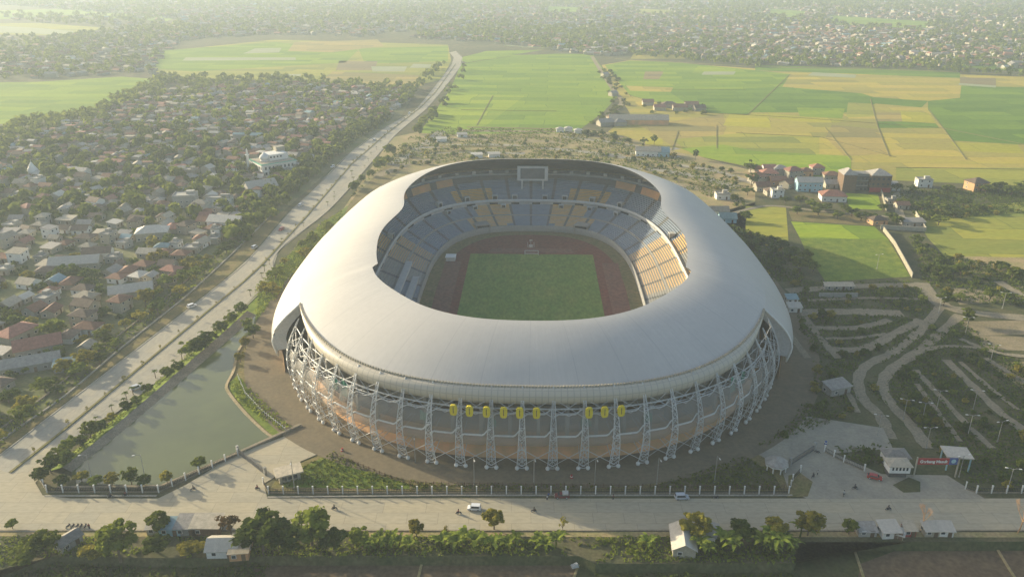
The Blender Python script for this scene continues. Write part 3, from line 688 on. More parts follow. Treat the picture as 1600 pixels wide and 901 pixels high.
wall_ring('front_parapet', [(52.6, 92.2, 3.0, 0), (52.6, 92.2, 3.0, 3.9), (53.2, 92.8, 3.0, 3.9), (53.2, 92.8, 3.0, 3.0)], M['concrete'])
wall_ring('balcony', [(73, 113, 3.0, 11.0), (73.0, 113.0, 3.0, 12.2), (72.6, 112.6, 3., 12.25), (72.6, 112.6, 3., 14.2), (73.1, 113.1, 3.0, 14.2), (73.2, 113.2, 3., 13.4), (74, 114, 3., 13.4)], [M['dark'], M['band']], lambda i, j: 1 if j or i % 8 < 5 else 0)  # dark cells paint the shade of gaps below the white band
wall_ring('top_parapet', [(90.5, 133.5, 2.8, 24), (90.6, 133.6, 2.8, 25.1), (91.4, 134.4, 2.8, 25.1), (91.4, 134.4, 2.8, 23.2)], M['band'])
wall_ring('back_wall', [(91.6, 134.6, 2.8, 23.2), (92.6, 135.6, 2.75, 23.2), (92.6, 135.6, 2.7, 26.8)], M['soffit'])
cab = MB(); cab.box((0, 0, 0), (2.2, 1.4, 2.4)); CABM = cab.mesh('camera_cabin', M['band'])
for q in range(0, SEG, 5):                         # cabins and openings along the top of the stands
    x, y = ring(TS[q], 92.2, 135.2, 2.8)
    if abs(x) < 6 and y > 0: continue
    x2, y2 = ring(TS[q] + .01, 92.2, 135.2, 2.8)
    link('camera_cabin', CABM, stadium, (x, y, 25.6), math.atan2(y2 - y, x2 - x))
# stair heads and tunnels in the stands
def stair_head(tau, a, b_, n, z, wd=2.8, dp=3.0, h=2.4):
    x, y = ring(tau, a, b_, n); x2, y2 = ring(tau + .005, a, b_, n); rz = math.atan2(y2 - y, x2 - x)
    mb = MB(); mb.box((-wd / 2, 0, h / 2), (.35, dp, h)); mb.box((wd / 2, 0, h / 2), (.35, dp, h)); mb.box((0, 0, h + .15), (wd + .6, dp, .3)); mb.box((0, 0, h / 2 - .1), (wd - .3, dp - .4, h - .3), 1)  # dark block fills the doorway in place of its inner shade
    o = part('stair_head', mb.mesh('stair_head', [M['band'], M['dark']])); o.location = (x, y, z); o.rotation_euler = (0, 0, rz)
for d in (20, 50, 62, 74, 83, 97, 106, 118, 130, 160):
    stair_head(R(d) + .02, 75.5, 115.5, 3.0, 13.6)
for d in (51, 63, 76, 104, 117, 129): stair_head(R(d), 71.5, 111.5, 3.0, 9.2, 2.6, 2.4, 2.0)
for d in (61, 119):                                # vehicle tunnel mouths, the shade inside painted as a dark panel
    x, y = ring(R(d), 56.5, 96.0, 3.0); rz = math.atan2(y, x) - PI / 2
    mb = MB(); mb.box((-4, 0, 2.6), (.6, 8, 5.2)); mb.box((4, 0, 2.6), (.6, 8, 5.2)); mb.box((0, .6, 5.1), (8, 7, .5)); mb.box((0, -2.9, 2.5), (7.4, .3, 4.6), 1)
    o = part('tunnel_mouth', mb.mesh('tunnel_mouth', [M['step'], M['dark']])); o.location = (x, y, 0); o.rotation_euler = (0, 0, rz)
# dugout roofs on the shaded long side
for dx, dy, L_ in ((-62, 5, 42), (-56.5, -12, 46)):
    mb = MB(); mb.box((0, 0, 0), (3.2, L_, .35)); mb.box((1.2, 0, -.9), (.3, L_, 1.8))
    o = part('press_desk', mb.mesh('press_desk', M['band'])); o.location = (dx, dy - 8, 8.4 if dx < -60 else 6.1)
# big screen over the far stand
scr = MB(); scr.box((0, 0, 0), (19, 1.6, 9), 0); scr.box((0, -.85, 0), (15, .2, 6.6), 1)
o = part('scoreboard', scr.mesh('scoreboard', [M['band'], M['soffit']])); o.location = (0, 124, 27.6)
for sx in (-6.5, 6.5):
    mb = MB(); mb.box((sx, 0, -8.5), (1.0, 1.0, 8.4)); link('leg', mb.mesh('leg', M['band']), o)
# outside walls and floors under the rim
wall_ring('outer_wall', [(93.5, 134.5, 2.55, 8.6), (95.5, 138, 2.55, 8.6), (98.5, 141.5, 2.55, 0)], M['tanwall'])
OW = lambda i, j: 0
wall_ring('concourse_floor', [(80, 120, 2.6, 8.2), (99, 141.5, 2.55, 8.2), (99, 141.5, 2.55, 10.4)], M['tanwall'])
wall_ring('upper_floor', [(84, 125, 2.6, 16.6), (97, 139, 2.55, 16.6), (97, 139, 2.55, 18.6), (96.4, 138.4, 2.55, 18.6)], M['cream'])
def iw(i, j):
    a = abs((angle_deg(i) % 180) - 90); return 1 if a > 30 and i % 8 < 6 else 0  # dark cells paint the shade of the open concourse
wall_ring('inner_wall', [(84, 126, 2.6, 8.2), (86.5, 128.5, 2.6, 16.6), (90, 132.5, 2.6, 24.5)], [M['concrete_d'], M['tanwall']], iw)
# legs of the outer frame
LEGA, LEGB, LEGN = 105.0, 147.4, 2.55
front_tau = []
for k in range(22):
    front_tau.append(k)
# even spacing along the front
samp = []
q0 = 0.0; prev = None; T_ = np.linspace(R(180), R(360), 3000); acc = [0.0]
for t_ in T_:
    p = ring(t_, LEGA, LEGB, LEGN)
    if prev: acc.append(acc[-1] + math.hypot(p[0] - prev[0], p[1] - prev[1]))
    prev = p
acc = np.array(acc); ys = np.array([ring(t_, LEGA, LEGB, LEGN)[1] for t_ in T_])
ok = np.where(ys < -91)[0]; NL = 25
s_mid = float(np.interp(R(270), T_, acc)); s_at = [s_mid - 2.1 + 9.75 * k for k in range(-16, 17) if acc[ok[0]] < s_mid - 2.1 + 9.75 * k < acc[ok[-1]]]
LEG_T = [float(T_[int(np.searchsorted(acc, s))]) for s in s_at]
def frame_at(t_, a=LEGA, b_=LEGB):
    x, y = ring(t_, a, b_, LEGN); x2, y2 = ring(t_ + .004, a, b_, LEGN); return x, y, math.atan2(y2 - y, x2 - x)
def leg_lean(s):               # inward shift of the leg: bowed out at mid height, its tip on the roof crest
    s = max(0.0, min(1.0, s)); return 4.2 * s ** 2.2 - 2.4 * math.sin(PI * s)
def leg_mesh():
    mb = MB(); H = 27.9
    def chord(side, s):
        wdt = 1.5 * (1 - s) ** .8 + .10
        lean = leg_lean(s)
        return Vector((side * wdt, lean, .7 + (H - .7) * s))
    def rear(s): return Vector((0, 2.0 * (1 - s) ** .7 + leg_lean(s) + .2, .7 + (H - .7) * s))
    n = 14; S = [i / n for i in range(n + 1)]
    for side in (-1, 1): mb.tube([chord(side, s) for s in S], .125, 5)
    mb.tube([rear(s) for s in S], .1, 5)
    for i in range(n):
        a, b_ = S[i], S[i + 1]
        l, r = chord(-1, a), chord(1, a); l2, r2 = chord(-1, b_), chord(1, b_)
        if i < n - 1:
            mb.tube([l, r2] if i % 2 else [r, l2], .07, 4, cap=False); mb.tube([r, l2] if i % 2 else [l, r2], .055, 4, cap=False)
            mb.tube([l, rear(b_)], .055, 4, cap=False); mb.tube([r, rear(b_)], .055, 4, cap=False)
        if i % 2 == 0: mb.tube([l, r], .1, 4, cap=False)
    for z, b_ in ((4.5, 7.0), (12.0, 8.5), (18.0, 9.0)):      # ties back to the wall
        s = z / H; mb.tube([chord(-1, s), Vector((-.6, b_, z + .3))], .12, 4); mb.tube([chord(1, s), Vector((.6, b_, z + .3))], .12, 4)
    return mb.mesh('truss_leg', M['steel'])
LM = leg_mesh()
fb = MB(); fb.ball((0, 0, .55), .72, 0, 8, 6); fb.tube([(0, 0, 0), (0, 0, .5)], .5, 8, 0); FM = fb.mesh('foot', M['white'], True)
for t_ in LEG_T:
    x, y, rz = frame_at(t_)
    o = link('truss_leg', LM, stadium, (x, y, 0), rz)
    for sx in (-1, 1): link('foot', FM, o, (sx * 1.55, 0, .2))
# concrete fins between the legs
fin = MB(); i0 = None
for sx in (-.55, .55):
    fin.face([(sx, 0, 8.4), (sx, 5.5, 8.4), (sx, 3.8, 23.5), (sx, .6, 23.5)] if sx > 0 else [(sx, .6, 23.5), (sx, 3.8, 23.5), (sx, 5.5, 8.4), (sx, 0, 8.4)])
fin.face([(-.55, 0, 8.4), (.55, 0, 8.4), (.55, .6, 23.5), (-.55, .6, 23.5)]); fin.face([(-.55, .6, 23.5), (.55, .6, 23.5), (.55, 3.8, 23.5), (-.55, 3.8, 23.5)])
FINM = fin.mesh('concrete_fin', M['concrete'])
for k in range(len(LEG_T) - 1):
    tm = LEG_T[k] * .45 + LEG_T[k + 1] * .55
    x, y, rz = frame_at(tm, 99.5, 142.2); link('concrete_fin', FINM, stadium, (x, y, 0), rz)
# perforated cladding between the legs, each panel edged by a tube that steps up at one end
def panel(k, lo):
    P = []; nu, nv = 14, 5; T0, T1 = LEG_T[k], LEG_T[k + 1]
    bot, top = [], []
    for i in range(nu + 1):
        u = i / nu; tt = T0 + (T1 - T0) * u
        stp = 2.1 * sstep(u, .72, .96) - .9 * (1 - sstep(u, .0, .12))
        cor = 1 - sstep(-ring(tt, LEGA, LEGB, LEGN)[1], 95, 134)
        zb, zt = (9.2 + .6 * stp, 12.5 + stp) if lo else (12.9 + stp, 19.6 + .8 * stp - 3.2 * cor)
        col = []
        for j in range(nv + 1):
            v = j / nv; bulge = (.75 if not lo else .4) * math.sin(PI * v) ** .8 * (1 - .5 * (2 * u - 1) ** 4)
            off = -leg_lean((zb + (zt - zb) * v) / 27.9) - 1.3 + bulge
            x, y = ring(tt, LEGA + off, LEGB + off, LEGN); col.append((x, y, zb + (zt - zb) * v))
        P.append(col)
    rows_ = [[P[i][j] for i in range(nu + 1)] for j in range(nv + 1)]
    o = part('cladding_panel', grid_mesh('cladding_panel', rows_, M['mesh'], False, True, .5))
    mb = MB()
    if not lo: mb.tube([Vector(p) for p in rows_[0]], .2, 6); 
    mb.tube([Vector(p) + Vector((0, 0, .1)) for p in rows_[-1]], .16, 6)
    link('edge_tube', mb.mesh('edge_tube', M['steel'], True), o)
for k in range(len(LEG_T) - 1):
    panel(k, False); panel(k, True)
# thin crossing struts between neighbouring legs, above and below the cladding
def leg_point(t_, z):
    off = -leg_lean(z / 27.9) - .5; x, y = ring(t_, LEGA + off, LEGB + off, LEGN); return Vector((x, y, z))
for k in range(len(LEG_T) - 1):
    mb = MB(); a, c = LEG_T[k], LEG_T[k + 1]; mdl = (a + c) / 2
    for z0, z1 in ((1.6, 8.6), (19.0, 24.6)):
        if z0 > 2: part('cross_strut', mb.mesh('cross_strut', M['steel'])); mb = MB()
        mb.tube([leg_point(a, z0), leg_point(c, z1)], .09, 4, cap=False); mb.tube([leg_point(c, z0), leg_point(a, z1)], .09, 4, cap=False)
    mb.tube([leg_point(a, 21.6), leg_point(mdl, 19.6), leg_point(c, 21.6)], .09, 4, cap=False)
    mb.tube([leg_point(a, 24.6), leg_point(mdl, 24.8), leg_point(c, 24.6)], .1, 4, cap=False)
    part('cross_strut', mb.mesh('cross_strut', M['steel']))
# horizontal ring beam seen in the gaps
mb = MB()
bt = [Vector((*ring(LEG_T[0] + (LEG_T[-1] - LEG_T[0]) * i / 160, 101.5, 144, LEGN), 20.4 - 2.5 * (1 - sstep(-ring(LEG_T[0] + (LEG_T[-1] - LEG_T[0]) * i / 160, 101.5, 144, LEGN)[1], 95, 134)))) for i in range(161)]
mb.tube(bt, .28, 6); mb.tube([p + Vector((0, 0, -1.6)) for p in bt], .18, 6)
part('ring_beam', mb.mesh('ring_beam', M['steel'], True))
# green sheeting tied into some bays
for px, py, hh, ww in ((541, 590, 6, 3), (532, 571, 5, 3), (662, 632, 3.5, 2.2), (768, 660, 3.5, 2.6), (918, 668, 3.2, 3.4), (1018, 655, 4, 3), (1138, 580, 6, 3), (1147, 558, 5, 3)):
    # nearest point of the frame line
    best = min(np.linspace(LEG_T[0], LEG_T[-1], 500), key=lambda q: (lambda W: (W.x - G(px, py, 17).x) ** 2)(SL(*ring(q, 103.5, 146, LEGN))) if True else 0)
    x, y, rz = frame_at(best, 102.3, 145); zc = 17.5 if hh > 4 else 16
    mb = MB()
    for i in range(4):
        u0, u1 = -ww / 2 + ww * i / 4, -ww / 2 + ww * (i + 1) / 4
        mb.face([(u0, .3 * (i % 2), zc - hh / 2), (u1, .3 * ((i + 1) % 2), zc - hh / 2), (u1, .3 * ((i + 1) % 2) + .3, zc + hh / 2 - .4 * i), (u0, .3 * (i % 2) + .3, zc + hh / 2 - .3 * i)])
    o = part('green_sheeting', mb.mesh('green_sheeting', M['greennet'])); o.location = (x, y, 0); o.rotation_euler = (0, 0, rz)

# ground of the stadium
def oval(name, a, b_, n, z, mat, label, nseg=160):
    return sheet(name, [tuple(SL(*ring(2 * PI * i / nseg, a, b_, n)).xy) for i in range(nseg)], z, mat, label, px=False)
oval('apron', 124, 157, 2.5, .21, 'apron', 'brown asphalt apron ringing the stadium')
oval('infield', 53, 92.5, 3.0, .24, 'infill', 'olive ground between track and stands')
oval('running_track', 46.5, 86, 2.7, .28, 'track', 'red-brown running track')
sheet('track_lanes', [tuple(SL(x, y).xy) for x, y in ((-46.2, -52), (-46.2, 40), (-37.6, 40), (-37.6, -52))], .32, 'tracklane', 'greyed straight of the running track', px=False)
sheet('track_lanes', [tuple(SL(x, y).xy) for x, y in ((37.6, -52), (37.6, 40), (46.2, 40), (46.2, -52))], .32, 'tracklane', 'darker straight of the running track', px=False)
sheet('track_lanes', [tuple(SL(x, y).xy) for x, y in ((-24, 55), (24, 55), (22, 62), (-22, 62))], .32, 'tracklane', 'dark band behind the goal', px=False)
sheet('pitch', [tuple(SL(x, y).xy) for x, y in ((-33.6, -53), (33.6, -53), (33.6, 52.5), (-33.6, 52.5))], .36, 'pitch', 'worn green football pitch', px=False)
goal = MB()
for a, b_ in (((-3.66, 0, 0), (-3.66, 0, 2.44)), ((3.66, 0, 0), (3.66, 0, 2.44)), ((-3.66, 0, 2.44), (3.66, 0, 2.44)), ((-3.66, 0, 2.44), (-3.66, 1.8, 0)), ((3.66, 0, 2.44), (3.66, 1.8, 0)), ((-3.66, 1.8, .1), (3.66, 1.8, .1))): goal.tube([a, b_], .16, 6)
g_ = tag(goal.build('goal', M['white'], None, SL(0, 51.4, .36), SROT), 'white football goal at the far end of the pitch', 'goal')
mb = MB(); mb.box((0, 0, 1), (5, 5.5, 2), 0, 0, .9); mb.box((0, 0, 2.1), (5.6, 6, .2), 1)
tag(mb.build('tent', [M['band'], M['white']], None, SL(-43.5, 43, .33), SROT), 'small white canopy beside the running track', 'canopy')
mb = MB(); mb.box((0, 0, .7), (2.2, .8, 1.4)); mb.tube([(0, 0, 0), (0, 0, 4)], .1, 6); mb.box((0, 0, 4), (1.6, .3, .8)); mb.box((-1.8, 0, 1.5), (.2, .2, 3)); mb.box((1.8, 0, 1.5), (.2, .2, 3))
tag(mb.build('camera_stand', M['white'], None, SL(-.5, 64, .3), SROT), 'white frame standing behind the far goal', 'stand')
# yellow banners hung between the legs
for k, (px, py) in enumerate([(709, 637), (734, 638), (760, 642), (787, 643), (812, 644), (838, 644), (919.6, 640), (943.5, 637), (969, 635)]):
    W = G(px, py, 22.0); lx = W.x
    best = min(np.linspace(LEG_T[0], LEG_T[-1], 3000), key=lambda q: abs(SL(*ring(q, 105.6, 149.0, LEGN)).x - lx))
    x, y, rz = frame_at(best, 105.6, 149.0); p = SL(x, y, 22.0)
    mb = MB(); n = 18; out = []
    for i in range(n):
        a = 2 * PI * i / n; out.append((1.15 * math.copysign(abs(math.cos(a)) ** .55, math.cos(a)), 1.85 * math.copysign(abs(math.sin(a)) ** .75, math.sin(a))))
    for yy in (-.35, .35): mb.face([(u, yy, v) for u, v in (out if yy < 0 else out[::-1])], 0)
    for i in range(n):
        a, b_ = out[i], out[(i + 1) % n]; mb.face([(a[0], .35, a[1]), (b_[0], .35, b_[1]), (b_[0], -.35, b_[1]), (a[0], -.35, a[1])][::-1], 0)
    mb.box((0, -.37, .1), (.22, .06, 2.2), 1)
    mb.tube([(0, .3, 0), (0, 3.2, .2)], .1, 5, 1)
    nm = ['first', 'second', 'third', 'fourth', 'fifth', 'sixth', 'seventh', 'eighth', 'ninth'][k]
    o = mb.build('banner', [M['yellow'], M['brown']], None, p, rz + SROT)
    tag(o, '%s yellow rounded banner under the stadium rim, counted from the pond side' % nm, 'banner', 'yellow banners under the stadium rim')

# ------------------------------------------------------------------ labels that single things out
ONES = ['', 'first', 'second', 'third', 'fourth', 'fifth', 'sixth', 'seventh', 'eighth', 'ninth', 'tenth', 'eleventh', 'twelfth', 'thirteenth', 'fourteenth', 'fifteenth', 'sixteenth', 'seventeenth', 'eighteenth', 'nineteenth']
TENS = {2: 'twenty', 3: 'thirty', 4: 'forty', 5: 'fifty', 6: 'sixty', 7: 'seventy', 8: 'eighty', 9: 'ninety'}
TENTH = {2: 'twentieth', 3: 'thirtieth', 4: 'fortieth', 5: 'fiftieth', 6: 'sixtieth', 7: 'seventieth', 8: 'eightieth', 9: 'ninetieth'}
def ordinal(n):
    if n < 20: return ONES[n]
    return TENTH[n // 10] if n % 10 == 0 else TENS[n // 10] + '-' + ONES[n % 10]
MARKS = {'the green-roofed mosque': (430, 262), 'the long pale-roofed hall': (207, 462), 'the red-roofed house pair': (62, 540), 'the flat grey block': (292, 320), 'the blue-roofed hall': (405, 296),
         'the pond tip': (395, 500), 'the highway junction': (30, 750), 'the round tent roof': (52, 272), 'the flat-roofed cream row': (232, 372), 'the white-walled workshop': (160, 400),
         'the far highway bend': (700, 100), 'the highway canopy lane': (560, 225), 'the small blue shed': (108, 578), 'the village street': (1170, 300),
         'the pale blue house': (1268, 292), 'the three-storey school': (1345, 285), 'the bright meadow': (1310, 360), 'the teal shed': (1135, 335), 'the guard post': (1398, 730), 'the red gate sign': (1465, 720),
         'the cream shack': (1065, 850), 'the white sheds by the road': (1420, 828), 'the tin sheds by the road': (325, 825), 'the stone lodge roof': (460, 735), 'the grey pavilion': (1212, 722), 'the sandy clearings': (1520, 465),
         'the curving twin tracks': (1370, 600), 'the white villa row': (1020, 240), 'the far scoreboard': (830, 250), 'the farm sheds': (1000, 190), 'the pond fence': (170, 765), 'the brown plot': (1560, 590)}
MK = {k: G(*v) for k, v in MARKS.items()}
NAMED = []
def named(o, look, cat, group=None, near=None):
    """queue an object whose label is settled once all things of its look are known"""
    o['category'] = cat
    if group: o['group'] = group
    NAMED.append((o, look, near)); return o
def settle_labels():
    cl = {}
    for o, look, near in NAMED:
        p = o.location
        k = near or min(MK, key=lambda q: (MK[q] - p).length)
        cl.setdefault((look, k), []).append(o)
    for (look, k), L in cl.items():
        if k in MK: L.sort(key=lambda o: (MK[k] - o.location).length)
        for i, o in enumerate(L):
            if len(L) == 1: o['label'] = '%s, the only such by %s' % (look, k)
            else: o['label'] = '%s, %s such from %s' % (look, ordinal(i + 1), k)

# ------------------------------------------------------------------ foliage
def quads_mesh(name, C, Nn, S, val, mats, extra=None):
    """leaf faces: centres C, normals Nn, half-sizes S"""
    n = len(C); up = np.tile(np.array([[0, 0, 1.0]]), (n, 1)); up[np.abs(Nn[:, 2]) > .9] = (1, 0, 0)
    A = np.cross(Nn, up); A /= np.linalg.norm(A, axis=1, keepdims=True) + 1e-9; B = np.cross(Nn, A)
    th = rng.random(n) * 2 * PI; ca, sa = np.cos(th)[:, None], np.sin(th)[:, None]
    A, B = A * ca + B * sa, -A * sa + B * ca
    S = np.asarray(S).reshape(-1, 1)
    V = np.stack([C - A * S - B * S * .7, C + A * S - B * S * .5, C + A * S * .8 + B * S * .7, C - A * S * .7 + B * S * .6], 1).reshape(-1, 3)
    F = np.arange(n * 4)
    nv0 = len(V); ev, ef = extra if extra else ([], [])
    me = bpy.data.meshes.new(name)
    nf = n + len(ef); loops = np.concatenate([F] + [np.array(f) + nv0 for f in ef]) if ef else F
    tot = np.array([4] * n + [len(f) for f in ef]); start = np.concatenate([[0], np.cumsum(tot)[:-1]])
    VV = np.concatenate([V, np.array(ev)]) if ef else V
    me.vertices.add(len(VV)); me.vertices.foreach_set('co', VV.astype(np.float32).ravel())
    me.loops.add(len(loops)); me.loops.foreach_set('vertex_index', loops.astype(np.int32))
    me.polygons.add(nf); me.polygons.foreach_set('loop_start', start.astype(np.int32)); me.polygons.foreach_set('loop_total', tot.astype(np.int32))
    for m_ in mats: me.materials.append(m_)
    me.polygons.foreach_set('material_index', np.array([0] * n + [1] * len(ef), dtype=np.int32))
    a = me.attributes.new('leaf', 'FLOAT', 'FACE'); a.data.foreach_set('value', np.concatenate([val, np.full(len(ef), .5)]).astype(np.float32))
    me.update(calc_edges=True); me.validate(); return me

def unit(v): return v / (np.linalg.norm(v, axis=-1, keepdims=True) + 1e-9)
def crown_arrays(nc, per, leaf, spread=.62, cr=(.28, .46), gap=0.0, flat=1.0):
    d = unit(rng.normal(size=(nc, 3))); rad = spread * rng.random(nc) ** .4
    cc = d * rad[:, None] * np.array([1, 1, flat]); cc[:, 2] = np.maximum(cc[:, 2], -.62)
    r = rng.uniform(*cr, nc); cv = rng.random(nc)
    C, Nn, S, val = [], [], [], []
    for k in range(nc):
        q = unit(rng.normal(size=(per, 3))); q[:, 2] = np.where(q[:, 2] < -.3, -q[:, 2], q[:, 2])
        rr = r[k] * (0.55 + .5 * rng.random(per))
        C.append(cc[k] + q * rr[:, None]); Nn.append(unit(q + rng.normal(size=(per, 3)) * .55 + np.array([0, 0, .25])))
        S.append(leaf * rng.uniform(.6, 1.3, per)); val.append(np.clip(cv[k] * .55 + rng.random(per) * .5, 0, 1))
    return np.concatenate(C), np.concatenate(Nn), np.concatenate(S), np.concatenate(val)
CR_NEAR = [quads_mesh('crown', *crown_arrays(34, 46, .1, .8, (.16, .32)), [M['leaf_m']]) for _ in range(6)]
CR_SPARSE = [quads_mesh('crown', *crown_arrays(15, 26, .085, .72, (.16, .3)), [M['leaf_y']]) for _ in range(3)]
CR_MID = [quads_mesh('crown', *crown_arrays(20, 22, .14, .78, (.18, .34)), [M['leaf_m']]) for _ in range(6)]
CR_FLAT = [quads_mesh('crown', *crown_arrays(34, 46, .095, .82, (.16, .30), 0, .6), [M['leaf_m']]) for _ in range(3)]
def trunk_mesh(limbs=5, h=1.0):
    mb = MB(); mb.tube([(0, 0, -.3), (.03, 0, .4 * h), (.0, .04, h)], .1, 7, 0, True, [.13, .1, .075])
    for k in range(limbs):
        a = 2 * PI * k / limbs + .4; s = .55 + .35 * (k % 2)
        mb.tube([(0, .02, h * .75), (s * .35 * math.cos(a), s * .35 * math.sin(a), h * 1.15), (s * math.cos(a), s * math.sin(a), h * 1.55 + .1 * (k % 3))], .05, 5, 0, True, [.06, .045, .02])
    return mb.mesh('trunk', M['bark'])
TRK = [trunk_mesh(5), trunk_mesh(6), trunk_mesh(4)]
LEAFN = {'leaf_d': 'dark green', 'leaf_m': 'mid green', 'leaf_y': 'olive yellow', 'leaf_r': 'russet brown'}
def set_mat(o, m_):
    o.material_slots[0].link = 'OBJECT'; o.material_slots[0].material = m_
def tree(P, h, r, leaf='leaf_m', protos=None, look=None, group='trees around the stadium', near=None, two=True, name='tree'):
    protos = protos or CR_NEAR
    me = random.choice(protos); th = h * .3
    size = 'tall' if h > 9 else 'medium' if h > 5.5 else 'small'
    form = 'wide' if r > h * .52 else 'upright' if r < h * .36 else 'rounded'
    look = look or '%s %s %s tree' % (size, form, LEAFN[leaf])
    ch = h - th * .75
    if two:
        root = empty(name, P, random.random() * 6.28)
        c = link('crown', me, root, (0, 0, h - ch / 2)); c.scale = (r, r, ch / 2)
        t_ = link('trunk', random.choice(TRK), root); t_.scale = (r * .55, r * .55, th * 1.05)
    else:
        root = c = link(name, me, None, P + Vector((0, 0, ch / 2 * .8)), random.random() * 6.28); c.scale = (r, r, ch / 2)
    set_mat(c, M[leaf]); named(root, look, 'tree', group, near); return root
# shrubs: one mesh of leaves on short stems
def shrub_mesh():
    mb = MB()
    for k in range(5):
        a = 2 * PI * k / 5; mb.tube([(0, 0, 0), (.4 * math.cos(a), .4 * math.sin(a), .7)], .04, 4)
    return quads_mesh('shrub', *[x for x in (lambda A: (A[0] * np.array([1, 1, .6]) + np.array([0, 0, .55]), A[1], A[2], A[3]))(crown_arrays(11, 22, .15, .66, (.25, .42)))], [M['leaf_d'], M['bark']], (mb.v, mb.f))
SHR = [shrub_mesh() for _ in range(6)]
def shrub(P, r, h, leaf='leaf_d', group='shrubs in the scrubland', near=None):
    o = link('shrub', random.choice(SHR), None, P, random.random() * 6.28); o.scale = (r, r, h / 1.15); set_mat(o, M[leaf])
    size = 'big' if r > 2.6 else 'middling' if r > 1.7 else 'little'; form = 'tall' if h > r * 1.15 else 'low'
    return named(o, '%s %s %s shrub' % (size, form, LEAFN[leaf]), 'shrub', group, near)
# banana plants: arching blades on a stout stem
def blade(mb, p0, d, L, wd, droop):
    n = 6; prev = None; d = Vector(d); side = d.cross(Vector((0, 0, 1))).normalized()
    for i in range(n + 1):
        s = i / n; p = Vector(p0) + d * (L * s) + Vector((0, 0, L * (.75 * s - droop * s * s))); w_ = wd * math.sin(PI * min(.97, s * .9 + .1)) ** .7
        cur = (p - side * w_, p + Vector((0, 0, -.12 * w_)), p + side * w_)
        if prev: mb.face([prev[0], prev[1], cur[1], cur[0]]); mb.face([prev[1], prev[2], cur[2], cur[1]])
        prev = cur
def banana_meshes():
    st = MB(); st.tube([(0, 0, 0), (.05, 0, 1.0), (.02, .03, 1.9)], .16, 7, 0, True, [.17, .13, .08])
    lv = MB()
    for k in range(9):
        a = k * 2.4 + random.random() * .5; el = .5 + .5 * random.random()
        blade(lv, (0, 0, 1.7), (math.cos(a) * el, math.sin(a) * el, .35), 2.2 + random.random() * .8, .34, .55 + .45 * el)
    me = lv.mesh('leaves', M['leaf_b']); at_ = me.attributes.new('leaf', 'FLOAT', 'FACE'); at_.data.foreach_set('value', list(rng.random(len(me.polygons))))
    return st.mesh('stem', M['leaf_m']), me
BAN = [banana_meshes() for _ in range(4)]
def banana(P, s, near=None):
    a, b_ = random.choice(BAN); root = empty('banana_plant', P, random.random() * 6.28); root.scale = (s, s, s)
    link('stem', a, root); link('leaves', b_, root)
    return named(root, '%s banana plant with arching leaves' % ('tall' if s > 1.7 else 'short' if s < 1.4 else 'medium'), 'banana plant', 'banana plants on the roadside bank', near)
# small palms along the carriageway
def palm_meshes():
    st = MB(); st.tube([(0, 0, 0), (.04, 0, 1.1), (.0, .03, 2.0)], .1, 6, 0, True, [.12, .09, .07]); lv = MB()
    for k in range(11):
        a = k * 2.4; el = .55 + .45 * random.random(); blade(lv, (0, 0, 1.95), (math.cos(a) * el, math.sin(a) * el, .2), 1.25, .16, .9)
    me = lv.mesh('fronds', M['leaf_d']); at_ = me.attributes.new('leaf', 'FLOAT', 'FACE'); at_.data.foreach_set('value', list(rng.random(len(me.polygons))))
    return st.mesh('trunk', M['bark']), me
PAL = [palm_meshes() for _ in range(3)]
def palm(P, s):
    a, b_ = random.choice(PAL); root = empty('palm_tree', P, random.random() * 6.28); root.scale = (s, s, s)
    link('trunk', a, root); c = link('fronds', b_, root)
    return named(root, '%s palm at the edge of the carriageway' % ('small' if s < 1.3 else 'taller'), 'palm', 'palms along the highway')

def in_poly(x, y, P):
    c = False; j = len(P) - 1
    for i in range(len(P)):
        if (P[i][1] > y) != (P[j][1] > y) and x < (P[j][0] - P[i][0]) * (y - P[i][1]) / (P[j][1] - P[i][1]) + P[i][0]: c = not c
        j = i
    return c
def poly_w(pts): return [tuple(G(u, v).xy) for u, v in pts]
def scatter(pts, spacing, jit=.42, world=False, maxn=10 ** 6):
    P = pts if world else poly_w(pts); xs = [p[0] for p in P]; ys = [p[1] for p in P]; out = []
    ny = int((max(ys) - min(ys)) / spacing) + 1; nx = int((max(xs) - min(xs)) / spacing) + 1
    for j in range(ny):
        for i in range(nx):
            x = min(xs) + (i + .5 * (j % 2) + random.uniform(-jit, jit)) * spacing; y = min(ys) + (j + random.uniform(-jit, jit)) * spacing
            if in_poly(x, y, P): out.append(Vector((x, y, 0)))
    return out
OCC = {}
def free(p, r):
    """True when nothing tall stands within r, and books the place"""
    cx, cy = int(p.x // 10), int(p.y // 10)
    for i in range(cx - 2, cx + 3):
        for j in range(cy - 2, cy + 3):
            for q, rq in OCC.get((i, j), ()):
                if (q.x - p.x) ** 2 + (q.y - p.y) ** 2 < (r + rq) ** 2: return False
    OCC.setdefault((cx, cy), []).append((Vector(p), r)); return True

